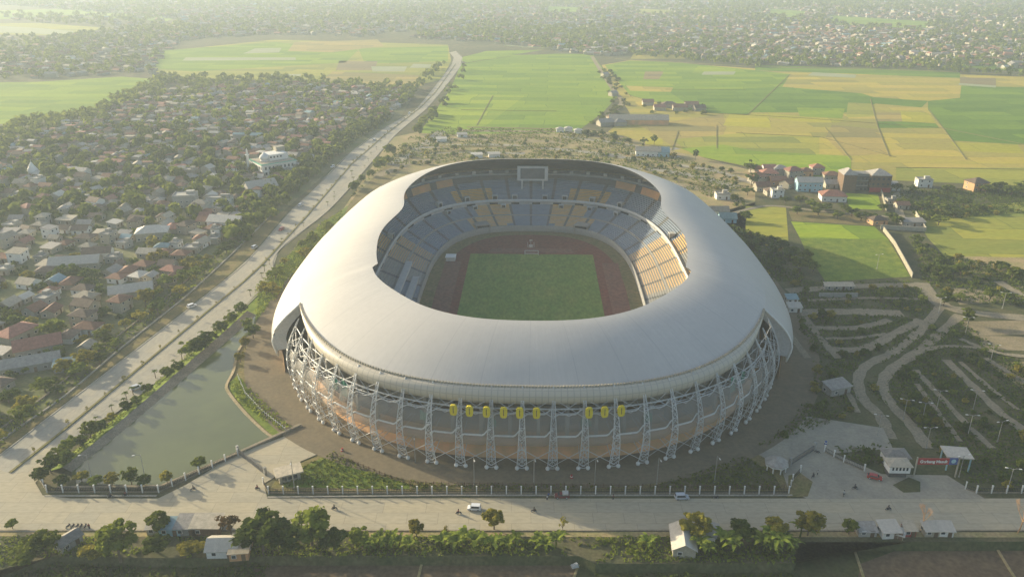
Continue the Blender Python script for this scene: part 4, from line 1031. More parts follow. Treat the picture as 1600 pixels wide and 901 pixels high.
# roads and pond that scatter keeps off
KEEP = [poly_w(HL + HR[::-1]), poly_w(PW)]
PATHW = []
for p, wd in PATHS:
    Lp = smooth_line([G(u, v) for u, v in p]); PATHW.append((Lp, wd))
def clear_of_roads(p, m=0.5):
    if any(in_poly(p.x, p.y, P) for P in KEEP): return False
    for L_, wd in PATHW:
        for q in L_:
            if (q.x - p.x) ** 2 + (q.y - p.y) ** 2 < (wd * .5 + m) ** 2: return False
    d = Vector((p.x - SCX, p.y - SCY)); 
    if (abs(d.x) / 120) ** 2.5 + (abs(d.y) / 153) ** 2.5 < 1: return False
    return True
def undergrowth(name, polys, spacing, leaf, h, mat, label, per=4, z0=0.0, keep=True, patchy=.5):
    C, Nn, S, val = [], [], [], []
    for pts in polys:
        for p in scatter(pts, spacing):
            if keep and not clear_of_roads(p, .3): continue
            n1 = math.sin(p.x * .11 + 1.3 * math.sin(p.y * .07)) * math.sin(p.y * .13 + math.sin(p.x * .05)) * .5 + .5
            if random.random() > 1 - patchy + patchy * n1 * 1.6: continue
            hh = h * (.35 + .9 * random.random() * (0.4 + n1)); base = random.random()
            q = unit(rng.normal(size=(per, 3)) + np.array([0, 0, .6])); q[:, 2] = abs(q[:, 2])
            C.append(np.array([p.x, p.y, z0]) + q * np.array([spacing * .6, spacing * .6, hh])); Nn.append(unit(q + rng.normal(size=(per, 3)) * .4))
            S.append(leaf * rng.uniform(.6, 1.4, per)); val.append(np.clip(base * .6 + .45 * rng.random(per), 0, 1))
    me = quads_mesh(name, np.concatenate(C), np.concatenate(Nn), np.concatenate(S), np.concatenate(val), [M[mat]])
    return tag(link(name, me), label, None, None, 'stuff')

# ------------------------------------------------------------------ trees and plants one by one
BANKZ = Vector((0, 0, 0))
for (u, v, h, r, lf, pr) in [(20, 826, 3.2, 2.0, 'leaf_m', CR_NEAR), (72, 866, 8.2, 5.2, 'leaf_m', CR_NEAR), (188, 872, 12.5, 6.6, 'leaf_m', CR_FLAT), (250, 832, 7.0, 3.9, 'leaf_m', CR_NEAR), (362, 836, 8.4, 4.4, 'leaf_r', CR_SPARSE),
        (412, 866, 14.0, 7.8, 'leaf_d', CR_FLAT), (488, 852, 11.5, 7.0, 'leaf_m', CR_NEAR), (452, 862, 8.5, 6.0, 'leaf_d', CR_NEAR), (522, 858, 6.5, 4.6, 'leaf_d', CR_NEAR), (651, 838, 5.6, 3.0, 'leaf_y', CR_NEAR), (697, 836, 3.2, 1.7, 'leaf_y', CR_SPARSE), (772, 827, 7.0, 3.6, 'leaf_y', CR_NEAR), (879, 830, 5.2, 1.7, 'leaf_y', CR_SPARSE),
        (1085, 842, 8.8, 4.8, 'leaf_y', CR_NEAR), (1160, 842, 5.4, 4.8, 'leaf_d', CR_NEAR), (1212, 842, 7.0, 4.0, 'leaf_y', CR_NEAR), (1262, 836, 8.6, 4.5, 'leaf_y', CR_NEAR), (1326, 834, 5.0, 2.6, 'leaf_m', CR_NEAR), (245, 862, 5.0, 4.5, 'leaf_d', CR_NEAR), (150, 868, 4.4, 4.2, 'leaf_y', CR_NEAR), (40, 880, 5, 4.5, 'leaf_m', CR_NEAR), (560, 846, 4.2, 3.8, 'leaf_m', CR_NEAR), (300, 866, 4.2, 4.0, 'leaf_y', CR_NEAR)]:
    P = G(u, v); OCC.setdefault((int(P.x // 10), int(P.y // 10)), []).append((P, r * .5)); tree(P, h, r, lf, pr, None, 'trees on the bank before the stadium')
def bare_tree(P, h, lean=0.0):
    mb = MB(); tips = []
    def grow(p, d, L, r, lev):
        q = p + d * L; mb.tube([p, p.lerp(q, .5) + Vector((random.uniform(-.05, .05) * L, random.uniform(-.05, .05) * L, 0)), q], r, 5, 0, True, [r, r * .85, r * .65])
        if lev < 4:
            for k in range(3 if lev else 4): grow(q, (d + Vector((random.uniform(-.8, .8), random.uniform(-.8, .8), random.uniform(-.1, .5)))).normalized(), L * .68, r * .55, lev + 1)
    grow(Vector((0, 0, 0)), Vector((lean, 0, 1)).normalized(), h * .36, .2, 0)
    return mb.build('bare_tree', M['tanwall'], None, P)
tag(bare_tree(G(1440, 827), 8.5), 'leafless pale tree behind the white roadside sheds', 'tree'); tag(bare_tree(G(1590, 832), 11, .12), 'tall leafless tree leaning at the road edge', 'tree')
for u, v in [(596, 852), (606, 858), (615, 850), (625, 856), (586, 858), (640, 862), (576, 862), (690, 858), (702, 852), (715, 860), (728, 852), (742, 858), (756, 854), (768, 861), (780, 855), (792, 862), (805, 853), (840, 856), (853, 862), (868, 855),
             (1130, 858), (1146, 864), (1178, 852), (1192, 860), (1200, 850), (1212, 858), (1224, 852), (1234, 862), (1205, 866), (1090, 862), (1104, 866), (1012, 858), (1250, 838)]:
    banana(G(u, v), random.uniform(1.2, 2.0))
for (u, v, h, r, lf) in [(66, 752, 5.5, 3.2, 'leaf_d'), (80, 738, 6.5, 3.6, 'leaf_d'), (92, 722, 5.5, 3.2, 'leaf_m'), (104, 728, 6.0, 3.4, 'leaf_d'), (110, 708, 6.5, 3.4, 'leaf_m'), (128, 700, 5, 2.8, 'leaf_d'), (142, 684, 6.5, 3.4, 'leaf_m'), (158, 676, 5.2, 3.0, 'leaf_d'), (176, 662, 4.5, 2.6, 'leaf_y'), (200, 645, 5.0, 2.8, 'leaf_d'), (214, 634, 4.5, 2.5, 'leaf_m'), (232, 616, 4.5, 2.6, 'leaf_d'), (262, 592, 5.5, 3.2, 'leaf_m'), (280, 580, 4.6, 2.8, 'leaf_d'),
        (296, 556, 7.0, 4.8, 'leaf_m'), (314, 552, 7.2, 4.8, 'leaf_d'), (328, 540, 6.8, 4.4, 'leaf_d'), (346, 522, 6.5, 3.8, 'leaf_m'), (362, 506, 6.0, 3.6, 'leaf_m'), (378, 492, 6.5, 3.8, 'leaf_d'), (396, 528, 7.0, 4.0, 'leaf_d'), (388, 515, 5.5, 3.2, 'leaf_m'),
        (128, 752, 3.6, 2.6, 'leaf_y'), (150, 758, 3.2, 2.6, 'leaf_m'), (176, 758, 4.6, 2.8, 'leaf_y'), (206, 757, 6.0, 3.0, 'leaf_m'), (226, 760, 4.2, 2.6, 'leaf_d'), (262, 756, 5.0, 2.4, 'leaf_y'), (312, 734, 5.0, 2.6, 'leaf_m'), (98, 760, 4.0, 2.8, 'leaf_d'),
        (376, 566, 5, 2.4, 'leaf_y'), (384, 545, 6, 2.6, 'leaf_y')]:
    P = G(u, v, .1); free(P, r * .5); tree(P, h, r, lf, CR_NEAR, None, 'trees around the pond')
for i in range(46):                                 # palms at the edge of the near carriageway
    s = i / 45; k = s * (len(HR) - 8); a = int(k); fr_ = k - a; A_, B_ = HR[2 + a], HR[3 + a]
    if random.random() < .22: continue
    P = G(A_[0] + (B_[0] - A_[0]) * fr_ - random.uniform(1, 14), A_[1] + (B_[1] - A_[1]) * fr_, .1); palm(P, random.uniform(.9, 1.6))
for i in range(len(MED) - 2):                       # saplings on the median
    A_, B_ = Vector((*MED[i], 0)), Vector((*MED[i + 1], 0)); n = int((G(*MED[i]) - G(*MED[i + 1])).length / 13)
    for k in range(n):
        q = A_.lerp(B_, (k + .5) / n); P = G(q.x, q.y, .4); o = tree(P, random.uniform(1.8, 3.4), random.uniform(.6, 1.1), 'leaf_y', CR_SPARSE, 'spindly sapling on the highway median', 'saplings on the highway median', None, True, 'sapling')

NEART = []
# green bank between the highway and the stadium, hedge on the far verge
for pts, n_, sp, mats_ in (([(400, 470), (430, 425), (470, 385), (505, 352), (520, 356), (490, 395), (450, 440), (415, 490)], 0, 10, ('leaf_m', 'leaf_y')), ([(540, 306), (560, 285), (600, 250), (640, 214), (668, 184), (690, 160), (700, 166), (660, 205), (610, 255), (560, 305)], 0, 12, ('leaf_m', 'leaf_y', 'leaf_d')),
                           ([(-10, 706), (90, 630), (170, 560), (235, 503), (300, 452), (380, 378), (440, 318), (505, 262), (560, 218), (612, 186), (600, 176), (540, 205), (480, 252), (410, 318), (340, 385), (270, 440), (200, 500), (110, 560), (-10, 640)], 0, 7.4, ('leaf_d', 'leaf_m', 'leaf_y')),
                           ([(380, 400), (420, 355), (470, 300), (520, 256), (540, 236), (528, 216), (470, 256), (420, 300), (365, 350)], 0, 12, ('leaf_d', 'leaf_m', 'leaf_m'))):
    for p in scatter(pts, sp):
        r = random.uniform(2.4, 5.2)
        if clear_of_roads(p, 2) and free(p, r * .5): (tree(p, r * random.uniform(1.35, 1.9), r, random.choice(mats_), CR_MID, None, 'trees along the highway', None, (p.y < 420)) if p.y < 430 else NEART.append((p, r)))

# ------------------------------------------------------------------ houses
def gable_roof(mb, w_, d, z, rise, ov=.5, th=.18, m=0):
    x, y = w_ / 2 + ov, d / 2 + ov; k = rise / (d / 2); zl = z - ov * k
    for s in (1, -1):
        mb.face([(-x, s * -y, zl), (x, s * -y, zl), (x, 0, z + rise), (-x, 0, z + rise)] if s > 0 else [(x, y, zl), (-x, y, zl), (-x, 0, z + rise), (x, 0, z + rise)], m)
        mb.face([(-x, s * -y, zl - th), (-x, 0, z + rise - th), (x, 0, z + rise - th), (x, s * -y, zl - th)], m)
        mb.face([(-x, s * -y, zl), (-x, s * -y, zl - th), (x, s * -y, zl - th), (x, s * -y, zl)], m)
        for e in (-x, x): mb.face([(e, s * -y, zl), (e, s * -y, zl - th), (e, 0, z + rise - th), (e, 0, z + rise)], m)
def hip_roof(mb, w_, d, z, rise, ov=.6, m=0):
    x, y = w_ / 2 + ov, d / 2 + ov; rx = max(.3, x - y); zl = z - .12
    a, b_, c, e = (-x, -y, zl), (x, -y, zl), (x, y, zl), (-x, y, zl); r1, r2 = (-rx, 0, z + rise), (rx, 0, z + rise)
    mb.face([a, b_, r2, r1], m); mb.face([c, e, r1, r2], m); mb.face([b_, c, r2], m); mb.face([e, a, r1], m)
    dn = lambda p: (p[0], p[1], p[2] - .2)
    for p, q in ((a, b_), (b_, c), (c, e), (e, a)): mb.face([p, dn(p), dn(q), q], m)
    mb.face([dn(a), dn(e), dn(c), dn(b_)], m)
def house_parts(style, w_, d, h, roofmat, wallmat, detail):
    wl = MB(); wl.box((0, 0, h / 2), (w_, d, h), 0, 0, 1, False); rf = MB()
    if style == 'gable':
        rise = d * .28
        for e in (-1, 1): wl.face([(e * w_ / 2, -d / 2, h), (e * w_ / 2, d / 2, h), (e * w_ / 2, 0, h + rise)])
        gable_roof(rf, w_, d, h + .04, rise)
    elif style == 'hip': hip_roof(rf, w_, d, h + .1, d * .27)
    elif style == 'shed':
        rf.face([(-w_ / 2 - .4, -d / 2 - .5, h + .15), (w_ / 2 + .4, -d / 2 - .5, h + .15), (w_ / 2 + .4, d / 2 + .5, h + 1.1), (-w_ / 2 - .4, d / 2 + .5, h + 1.1)])
        rf.face([(-w_ / 2 - .4, -d / 2 - .5, h + .03), (-w_ / 2 - .4, d / 2 + .5, h + .98), (w_ / 2 + .4, d / 2 + .5, h + .98), (w_ / 2 + .4, -d / 2 - .5, h + .03)])
        rf.face([(-w_ / 2 - .4, -d / 2 - .5, h + .03), (w_ / 2 + .4, -d / 2 - .5, h + .03), (w_ / 2 + .4, -d / 2 - .5, h + .15), (-w_ / 2 - .4, -d / 2 - .5, h + .15)])
        for e in (-1, 1): wl.face([(e * w_ / 2, -d / 2, h), (e * w_ / 2, d / 2, h), (e * w_ / 2, d / 2, h + .9)])
        wl.face([(-w_ / 2, d / 2, h), (w_ / 2, d / 2, h), (w_ / 2, d / 2, h + .9), (-w_ / 2, d / 2, h + .9)])
    else:                                            # flat slab with parapet and tank room
        rf.box((0, 0, h + .1), (w_ + .6, d + .6, .2))
        for e in (-1, 1): rf.box((0, e * d / 2, h + .5), (w_ + .3, .16, .6)); rf.box((e * (w_ / 2), 0, h + .5), (.16, d - .2, .6))
        rf.box((w_ * .22, d * .18, h + 1.1), (w_ * .36, d * .36, 1.8))
    parts = [('wall', wl.mesh('wall', M[wallmat])), ('roof', rf.mesh('roof', M[roofmat]))]
    if detail:
        wm = MB(); wm.box((0, 0, 0), (1.3, .12, 1.2), 0); wm.box((0, -.04, 0), (1.05, .1, .95), 1); me = wm.mesh('window', [M['white'], M['glass']])
        n = max(2, int(w_ / 3.4)); fl = [1.5] + ([4.5] if h > 5 else [])
        for z in fl:
            for k in range(n):
                if k == n // 2 and z < 2: continue
                parts.append(('window', me, (-w_ / 2 + w_ * (k + .5) / n, -d / 2 - .03, z), 0))
            parts.append(('window', me, (w_ / 2 + .03, 0, z), PI / 2)); parts.append(('window', me, (-w_ / 2 - .03, d * .2, z), -PI / 2))
        dm = MB(); dm.box((0, 0, 1.05), (1.1, .1, 2.1), 0); k = n // 2
        parts.append(('door', dm.mesh('door', M['brown']), (-w_ / 2 + w_ * (k + .5) / n, -d / 2 - .04, 0), 0))
    return parts
ROOFN = {'terracotta': 'terracotta-tiled', 'redtile': 'red-tiled', 'browntile': 'brown-tiled', 'greytin': 'grey tin-roofed', 'whitetin': 'white-roofed', 'bluetin': 'teal-roofed', 'cement': 'pale sheet-roofed', 'concrete': 'flat concrete-roofed'}
WALLN = {'white': 'white', 'cream': 'cream', 'concrete': 'grey', 'bluewall': 'pale blue', 'tanwall': 'tan', 'dunwall': 'dun'}
HP = {}
def house(P, rz, style, w_, d, h, roofmat, wallmat, detail=False, look=None, cat='house', group='houses of the settlement by the highway', near=None, name='house', label=None):
    key = (style, round(w_), round(d), round(h, 1), roofmat, wallmat, detail)
    if key not in HP: HP[key] = house_parts(style, round(w_), round(d), round(h, 1), roofmat, wallmat, detail)
    root = empty(name, P, rz)
    for q in HP[key]:
        o = link(q[0], q[1], root, q[2] if len(q) > 2 else None, q[3] if len(q) > 2 else 0)
    if label: return tag(root, label, cat, group)
    return named(root, look or '%s%s house with %s walls' % ('two-storey ' if h > 5 else '', ROOFN[roofmat], WALLN[wallmat]), cat, group, near)

HWY = R(-8)
# ---- landmark buildings
def windows_row(root, n, w_, z, y, parent=None, hw=1.2, hh=1.3, rz=0.0, mat='glass'):
    mb = MB(); mb.box((0, 0, 0), (hw, .12, hh), 0); me = mb.mesh('window', M[mat])
    for k in range(n):
        x = -w_ / 2 + w_ * (k + .5) / n; c, s = math.cos(rz), math.sin(rz)
        link('window', me, root, (x * c - y * s, x * s + y * c, z), rz)
def blockm(root, name, c, size, mat, rz=0, taper=1.0):
    mb = MB(); mb.box((0, 0, 0), size, 0, 0, taper); return link(name, mb.mesh(name, M[mat]), root, c, rz)
q = empty('mosque', G(428, 268), R(38), 'white two-storey mosque with green roof edge and pale onion dome', 'mosque')
blockm(q, 'wall', (0, 0, 4.2), (27, 24, 8.4), 'white'); 
mb = MB(); mb.box((0, 0, 0), (28.6, 25.6, .5)); mb.box((0, 0, .45), (28.0, 25.0, .4), 1); mb.box((0, 0, .7), (25.5, 22.5, .3), 2); link('roof', mb.mesh('roof', [M['white'], M['greennet'], M['cement']]), q, (0, 0, 8.65))
blockm(q, 'upper_storey', (3.5, 2.5, 11.6), (15, 13, 4.6), 'white'); blockm(q, 'stair_tower', (9, 7.5, 13.2), (7, 6, 8), 'cream')
for z in (2.2, 6.2):
    for rz, dd in ((0, 12.06), (-PI / 2, 13.56), (PI / 2, 13.56)): windows_row(q, 8, 24, z, -dd, rz=rz, hw=1.5, hh=2.0)
windows_row(q, 5, 13, 12, -4.1); 
dm = MB(); dm.tube([(0, 0, 0), (0, 0, 1.4)], 3.2, 14, 0); prof = [(0, 1.4), (.05, 1.4)]
zs = [1.4, 2.4, 3.4, 4.4, 5.3, 6.2, 7.4]; rs = [3.0, 3.7, 3.8, 3.3, 2.3, 1.0, .06]; dm.tube([(0, 0, z) for z in zs], 1, 14, 0, True, rs)
link('dome', dm.mesh('dome', M['white'], True), q, (-6.5, -1, 9))
mn = MB(); mn.tube([(0, 0, 0), (0, 0, 13)], 1.0, 8); mn.tube([(0, 0, 13), (0, 0, 13.5)], 1.6, 8); mn.tube([(0, 0, 13.5), (0, 0, 16.5), (0, 0, 18.5)], .8, 8, 0, True, [.8, .7, .05])
link('minaret', mn.mesh('minaret', M['white']), q, (-15.5, 10, 0))
def big(u, v, rz, w_, d, h, style, roof, wall, label, cat, nm, det=True): return house(G(u, v), rz, style, w_, d, h, roof, wall, det, cat=cat, group=None, label=label, name=nm)
BIG = []
def bigger(*a):
    o = big(*a); free(o.location, max(a[3], a[4]) * .5); return o
free(G(428, 268), 19)
bigger(207, 462, R(22), 19, 9, 4, 'gable', 'whitetin', 'cream', 'long hall with a pale sheet roof among trees beside the highway', 'hall', 'hall')
bigger(62, 548, R(30), 17, 10, 4, 'gable', 'redtile', 'concrete', 'large red-tiled house with a pale front slope near the highway', 'house', 'house')
bigger(28, 528, R(70), 14, 9, 4, 'hip', 'redtile', 'cream', 'salmon-roofed house behind the large red-tiled one', 'house', 'house')
bigger(50, 575, R(25), 21, 8, 3.6, 'gable', 'greytin', 'concrete', 'long grey-roofed shed below the red-tiled houses', 'shed', 'shed')
bigger(104, 577, R(20), 8, 5, 3, 'shed', 'bluetin', 'concrete', 'small blue-roofed shed standing alone near the hedge', 'shed', 'shed')
bigger(292, 322, R(10), 14, 11, 8, 'flat', 'concrete', 'concrete', 'flat-roofed grey three-storey block above the treetops', 'apartment block', 'apartment_block')
bigger(408, 300, R(35), 20, 14, 5, 'gable', 'whitetin', 'concrete', 'big hall with a bluish white roof below the mosque', 'hall', 'hall')
bigger(355, 355, R(-10), 20, 10, 5, 'gable', 'whitetin', 'white', 'white gabled row house with a long pale roof near the highway', 'house', 'house')
bigger(345, 322, R(0), 16, 6, 6, 'flat', 'concrete', 'white', 'white building with twin towers and an arched front', 'building', 'building')
bigger(240, 372, R(15), 17, 11, 5, 'hip', 'whitetin', 'cream', 'cream house with a broad pale hip roof', 'house', 'house')
bigger(155, 402, R(12), 14, 8, 4, 'gable', 'browntile', 'white', 'white-walled workshop with a brown gable roof', 'workshop', 'workshop')
bigger(120, 418, R(12), 24, 10, 4, 'gable', 'whitetin', 'cream', 'long low building with a patchy pale roof', 'building', 'building')
q = empty('tent', G(53, 275), 0, 'white pointed tent roof standing among the houses', 'tent'); mb = MB(); mb.tube([(0, 0, 0), (0, 0, 4), (0, 0, 11)], 5, 10, 0, True, [3.6, 4.2, .1]); link('canopy', mb.mesh('canopy', M['white']), q)
mb = MB(); mb.tube([(0, 0, 11), (0, 0, 13)], .15, 5); link('finial', mb.mesh('finial', M['white']), q)

# village on the other side
V = 'houses of the small village'
def vh(u, v, rz, w_, d, h, st, rf, wl, near=None, det=True): return house(G(u, v), R(rz), st, w_, d, h, rf, wl, det, group=V)
for a in [(1183, 285, 10, 11, 9, 5.5, 'hip', 'terracotta', 'cream'), (1200, 280, -5, 12, 9, 5.5, 'hip', 'redtile', 'cream'), (1214, 288, 0, 11, 8, 4, 'gable', 'terracotta', 'tanwall'), (1190, 297, 4, 10, 8, 4, 'gable', 'terracotta', 'cream'), (1205, 304, 6, 9, 7, 3.4, 'hip', 'browntile', 'cream'), (1217, 273, 0, 10, 8, 5.5, 'hip', 'greytin', 'cream'), (1200, 272, 0, 9, 8, 5.5, 'gable', 'redtile', 'white'), (1182, 270, 20, 9, 8, 4, 'hip', 'terracotta', 'cream'),
          (1238, 276, 15, 12, 9, 5.5, 'hip', 'redtile', 'cream'), (1258, 274, 0, 9, 8, 4, 'hip', 'terracotta', 'tanwall'), (1275, 272, 0, 9, 8, 6, 'hip', 'redtile', 'cream'), (1298, 280, -8, 11, 8, 4, 'hip', 'terracotta', 'cream'), (1230, 292, 40, 10, 8, 4, 'gable', 'terracotta', 'cream'), (1213, 308, 0, 8, 6, 5.2, 'flat', 'whitetin', 'white'), (1300, 292, 0, 12, 8, 3.4, 'gable', 'greytin', 'cream'),
          (1370, 349, 10, 10, 7, 3.2, 'hip', 'browntile', 'tanwall'), (1442, 291, -6, 10, 7, 5.2, 'flat', 'concrete', 'white'), (1425, 352, 0, 13, 6, 3, 'shed', 'greytin', 'concrete'), (1128, 310, 0, 9, 7, 3.6, 'flat', 'whitetin', 'white'), (1122, 334, 0, 12, 8, 3, 'gable', 'cement', 'white'), (1136, 345, -6, 10, 9, 3, 'gable', 'bluetin', 'bluewall'), (1240, 486, 0, 6, 4, 2.6, 'shed', 'whitetin', 'white'), (1236, 472, 0, 5, 4, 2.4, 'shed', 'bluetin', 'white'),
          (1310, 402 + 50, 0, 14, 3, 2.2, 'shed', 'cement', 'concrete'), (1306, 612, 20, 9, 5, 3, 'shed', 'greytin', 'concrete'), (1408, 325, 0, 8, 6, 3, 'gable', 'terracotta', 'cream'), (1392, 318, 0, 7, 5, 3, 'flat', 'concrete', 'cream')]:
    free(G(a[0], a[1]), a[3] * .45); vh(*a)
house(G(1262, 297), R(-3), 'gable', 17, 9, 7, 'whitetin', 'bluewall', True, cat='house', group=None, label='pale blue two-storey house with a white roof in the village')
house(G(1300, 312), R(-8), 'hip', 16, 11, 4, 'redtile', 'white', True, cat='house', group=None, label='wide red-roofed house with a white veranda beside the pale blue house')
q = empty('school', G(1346, 296), R(-4), 'brown three-storey school with two hip-roofed wings and a grey link', 'school')
for sx, w_ in ((-11, 9), (10, 14)):
    blockm(q, 'wing', (sx, 0, 6), (w_, 13, 12), 'brown'); mb = MB(); hip_roof(mb, 13 if w_ > 10 else 13, w_ if w_ < 13 else 13, 12, 3.4); link('roof', mb.mesh('roof', M['greytin']), q, (sx, 0, 0), PI / 2 if w_ < 10 else 0)
    for z in (2, 5.6, 9.4): windows_row(q, 4 if w_ > 10 else 3, w_ - 1, z, -6.56) if sx < 0 else [link('window', o_.data, q, (o_.location.x + 0, o_.location.y, o_.location.z)) for o_ in []]
    mb = MB(); mb.box((0, 0, 0), (1.4, .12, 1.4)); me = mb.mesh('window', M['glass'])
    if sx > 0:
        for z in (2, 5.6, 9.4):
            for k in range(4): link('window', me, q, (sx - 5 + 3.3 * k, -6.56, z))
        blockm(q, 'ground_floor_band', (sx, -6.7, 1.6), (14.2, .5, 3.2), 'redsign')
blockm(q, 'link_block', (-1.8, 2, 5.6), (9.6, 8, 11.2), 'concrete_d'); mb = MB(); mb.box((0, 0, 0), (10, 9, .5)); link('link_roof', mb.mesh('link_roof', M['greytin']), q, (-1.8, 2, 11.6))
for k in range(3): blockm(q, 'balcony', (-1.8, -2.6, 3.4 + 3.6 * k), (9.4, 1.4, .5), 'concrete')
house(G(1388, 296), 0, 'shed', 13, 7, 4, 'greytin', 'white', True, cat='shed', group=None, label='white-walled shed against the end of the school', name='shed')
house(G(1524, 296), R(12), 'hip', 12, 10, 6, 'browntile', 'tanwall', True, cat='house', group=None, label='tall brown house alone at the edge of the paddies')
house(G(1012, 243), R(-6), 'gable', 20, 9, 5, 'cement', 'white', True, cat='villa', group=None, label='long white villa with a pale roof before the yellow paddies', name='villa')
house(G(1036, 243), R(-6), 'gable', 9, 12, 4, 'bluetin', 'bluewall', True, cat='house', group=None, label='teal-gabled house joined to the long white villa')
house(G(997, 193), R(-2), 'gable', 58, 14, 5, 'cement', 'tanwall', False, cat='barn', group=None, label='very long grey barn beside the paddies', name='barn')
for a in [(945, 196, 20, 14, 10), (960, 188, 20, 14, 10), (968, 196, 10, 12, 9), (1045, 168, 0, 16, 10), (1062, 172, 0, 15, 10), (1080, 168, 0, 14, 10), (1030, 172, 0, 12, 9), (1092, 173, 10, 12, 9), (1012, 164, 0, 12, 9), (958, 150, 30, 9, 8), (945, 120, 30, 9, 8)]:
    free(G(a[0], a[1]), 7); house(G(a[0], a[1]), R(a[2]), random.choice(['gable', 'hip']), a[3], a[4], 4, random.choice(['terracotta', 'browntile', 'redtile', 'greytin']), 'cream', False, group='farm houses between the paddies')
for u, v in ((875, 206), (888, 205), (903, 208)): house(G(u, v), 0, 'hip', 7, 6, 3, 'whitetin', 'white', False, cat='hut', group='white huts at the edge of the car park', name='hut')
for u, v in ((690, 221), (745, 246), (772, 245), (722, 214)): house(G(u, v), R(10), 'shed', 9, 5, 2.6, 'whitetin', 'white', False, cat='hut', group='pale huts in the car park', name='hut')
# garden walls of the village
def wall(pts, h, th, mat, label, nm='garden_wall'):
    P = [G(u, v) for u, v in pts]; mb = MB()
    for a, b_ in zip(P, P[1:]):
        c = (a + b_) / 2; d = b_ - a; mb.box((c.x, c.y, h / 2), (d.length, th, h), 0, math.atan2(d.y, d.x))
        mb.box((c.x, c.y, h + .06), (d.length, th + .12, .12), 0, math.atan2(d.y, d.x))
        for k in range(int(d.length / 4) + 1):
            p = a + d * (k * 4 / max(d.length, 4)); mb.box((p.x, p.y, h / 2 + .1), (th + .15, th + .15, h + .2), 0, math.atan2(d.y, d.x))
    return tag(mb.build(nm, M[mat]), label, 'wall')
wall([(1380, 361), (1397, 383), (1412, 410), (1425, 434)], 2.6, .3, 'cream', 'long pale wall running beside the bright meadow')
wall([(1376, 358), (1446, 362), (1430, 336)], 2.6, .3, 'cream', 'angled pale wall round the yard below the school')
wall([(1376, 300), (1385, 330)], 2.4, .3, 'cream', 'short pale wall beside the school lawn')
wall([(1280, 464), (1340, 464)], 2.0, .3, 'concrete', 'low grey wall in the shaded scrub')

# ---- the near roadside
def shack(u, v, rz, w_, d, h, st, rf, wl, label): return house(G(u, v), R(rz), st, w_, d, h, rf, wl, True, cat='shed', group=None, label=label, name='shed')
shack(1066, 852, 84, 9.5, 5.6, 3, 'gable', 'whitetin', 'cream', 'cream gabled shack leaning out over the roadside bank')
shack(1104, 838, 70, 6, 5, 2.6, 'shed', 'whitetin', 'white', 'white lean-to half hidden behind the round tree by the cream shack')
for a, lb in [((247, 830, 5, 5, 3.4, 2.2, 'shed', 'whitetin', 'cream'), 'small cream stall beside the upright tree'), ((270, 830, 0, 6, 3.6, 2.4, 'shed', 'bluetin', 'bluewall'), 'blue tarpaulin stall in the tin row'), ((296, 828, 0, 6, 4.6, 2.6, 'shed', 'greytin', 'concrete'), 'grey tin stall in the middle of the roadside row'), ((326, 828, 0, 7.5, 5, 2.8, 'shed', 'cement', 'brown'), 'brown striped stall with a pale sheet roof'),
                ((352, 860, 2, 7.6, 6, 2.8, 'gable', 'whitetin', 'white'), 'white-roofed cabin below the tin stalls'), ((378, 862, 6, 5.4, 7, 2.6, 'shed', 'cement', 'tanwall'), 'pale patched lean-to against the white-roofed cabin'), ((108, 852, 60, 6, 4, 2.8, 'gable', 'greytin', 'concrete'), 'grey tin hut with a steep roof on the bank'),
                ((1352, 833, 0, 5, 3, 1.8, 'shed', 'greytin', 'concrete'), 'low grey stall at the end of the white sheds'), ((1387, 834, 3, 4.6, 3.6, 2.2, 'shed', 'whitetin', 'white'), 'white shed with a tilted roof by the road'), ((1402, 838, -30, 3.4, 2.4, 1.4, 'shed', 'whitetin', 'cream'), 'slumped white sheet beside the tilted shed'), ((1418, 833, 0, 3, 3.4, 2.2, 'shed', 'cement', 'redsign'), 'striped red and white stall by the road'),
                ((1452, 833, 0, 4, 3, 2.0, 'shed', 'whitetin', 'cream'), 'white box shed under the leafless tree'), ((1474, 833, -4, 4.4, 3, 2.0, 'shed', 'whitetin', 'white'), 'last white shed of the roadside row')]: shack(*a, lb)
mb = MB(); mb.box((0, 0, .2), (2.0, 1.5, .5), 0, .3, .8); mb.box((.3, .2, .6), (1.2, 1.0, .4), 0, .5, .7)
tag(mb.build('rubbish_heap', M['bluesign'] if False else M['cloth_l'], None, G(898, 888, lowz) + Vector((0, 0, .9))), 'pale bundle of rubbish at the edge of the sunken plots', 'heap')
# gate buildings
q = empty('guard_post', G(1399, 742), R(-2), 'white guard post with five windows and a flared grey roof', 'guard post')
blockm(q, 'base', (0, .4, 1.1), (5.4, 3.2, 2.2), 'concrete_d'); blockm(q, 'wall', (0, 0, 3.6), (6.4, 4.2, 2.8), 'white')
windows_row(q, 5, 5.4, 3.9, -2.12, hw=.55, hh=1.3, mat='dark')
mb = MB(); hip_roof(mb, 6.4, 4.2, 5.0, .8, .55); link('roof', mb.mesh('roof', M['cement']), q)
q = empty('guard_post', G(1396, 722), R(-2), 'grey-roofed building just behind the white guard post', 'guard post'); blockm(q, 'wall', (0, 0, 1.8), (7, 5, 3.6), 'white'); mb = MB(); hip_roof(mb, 7, 5, 3.7, 1.2, .6); link('roof', mb.mesh('roof', M['greytin']), q)
q = empty('canopy', G(1490, 728), R(-8), 'white flat canopy roof behind the red gate sign', 'canopy'); blockm(q, 'roof', (0, 0, 5.2), (8, 6.5, .4), 'whitetin')
for sx in (-3.3, 3.3):
    for sy in (-2.6, 2.6): blockm(q, 'post', (sx, sy, 2.5), (.35, .35, 5.0), 'bluewall')
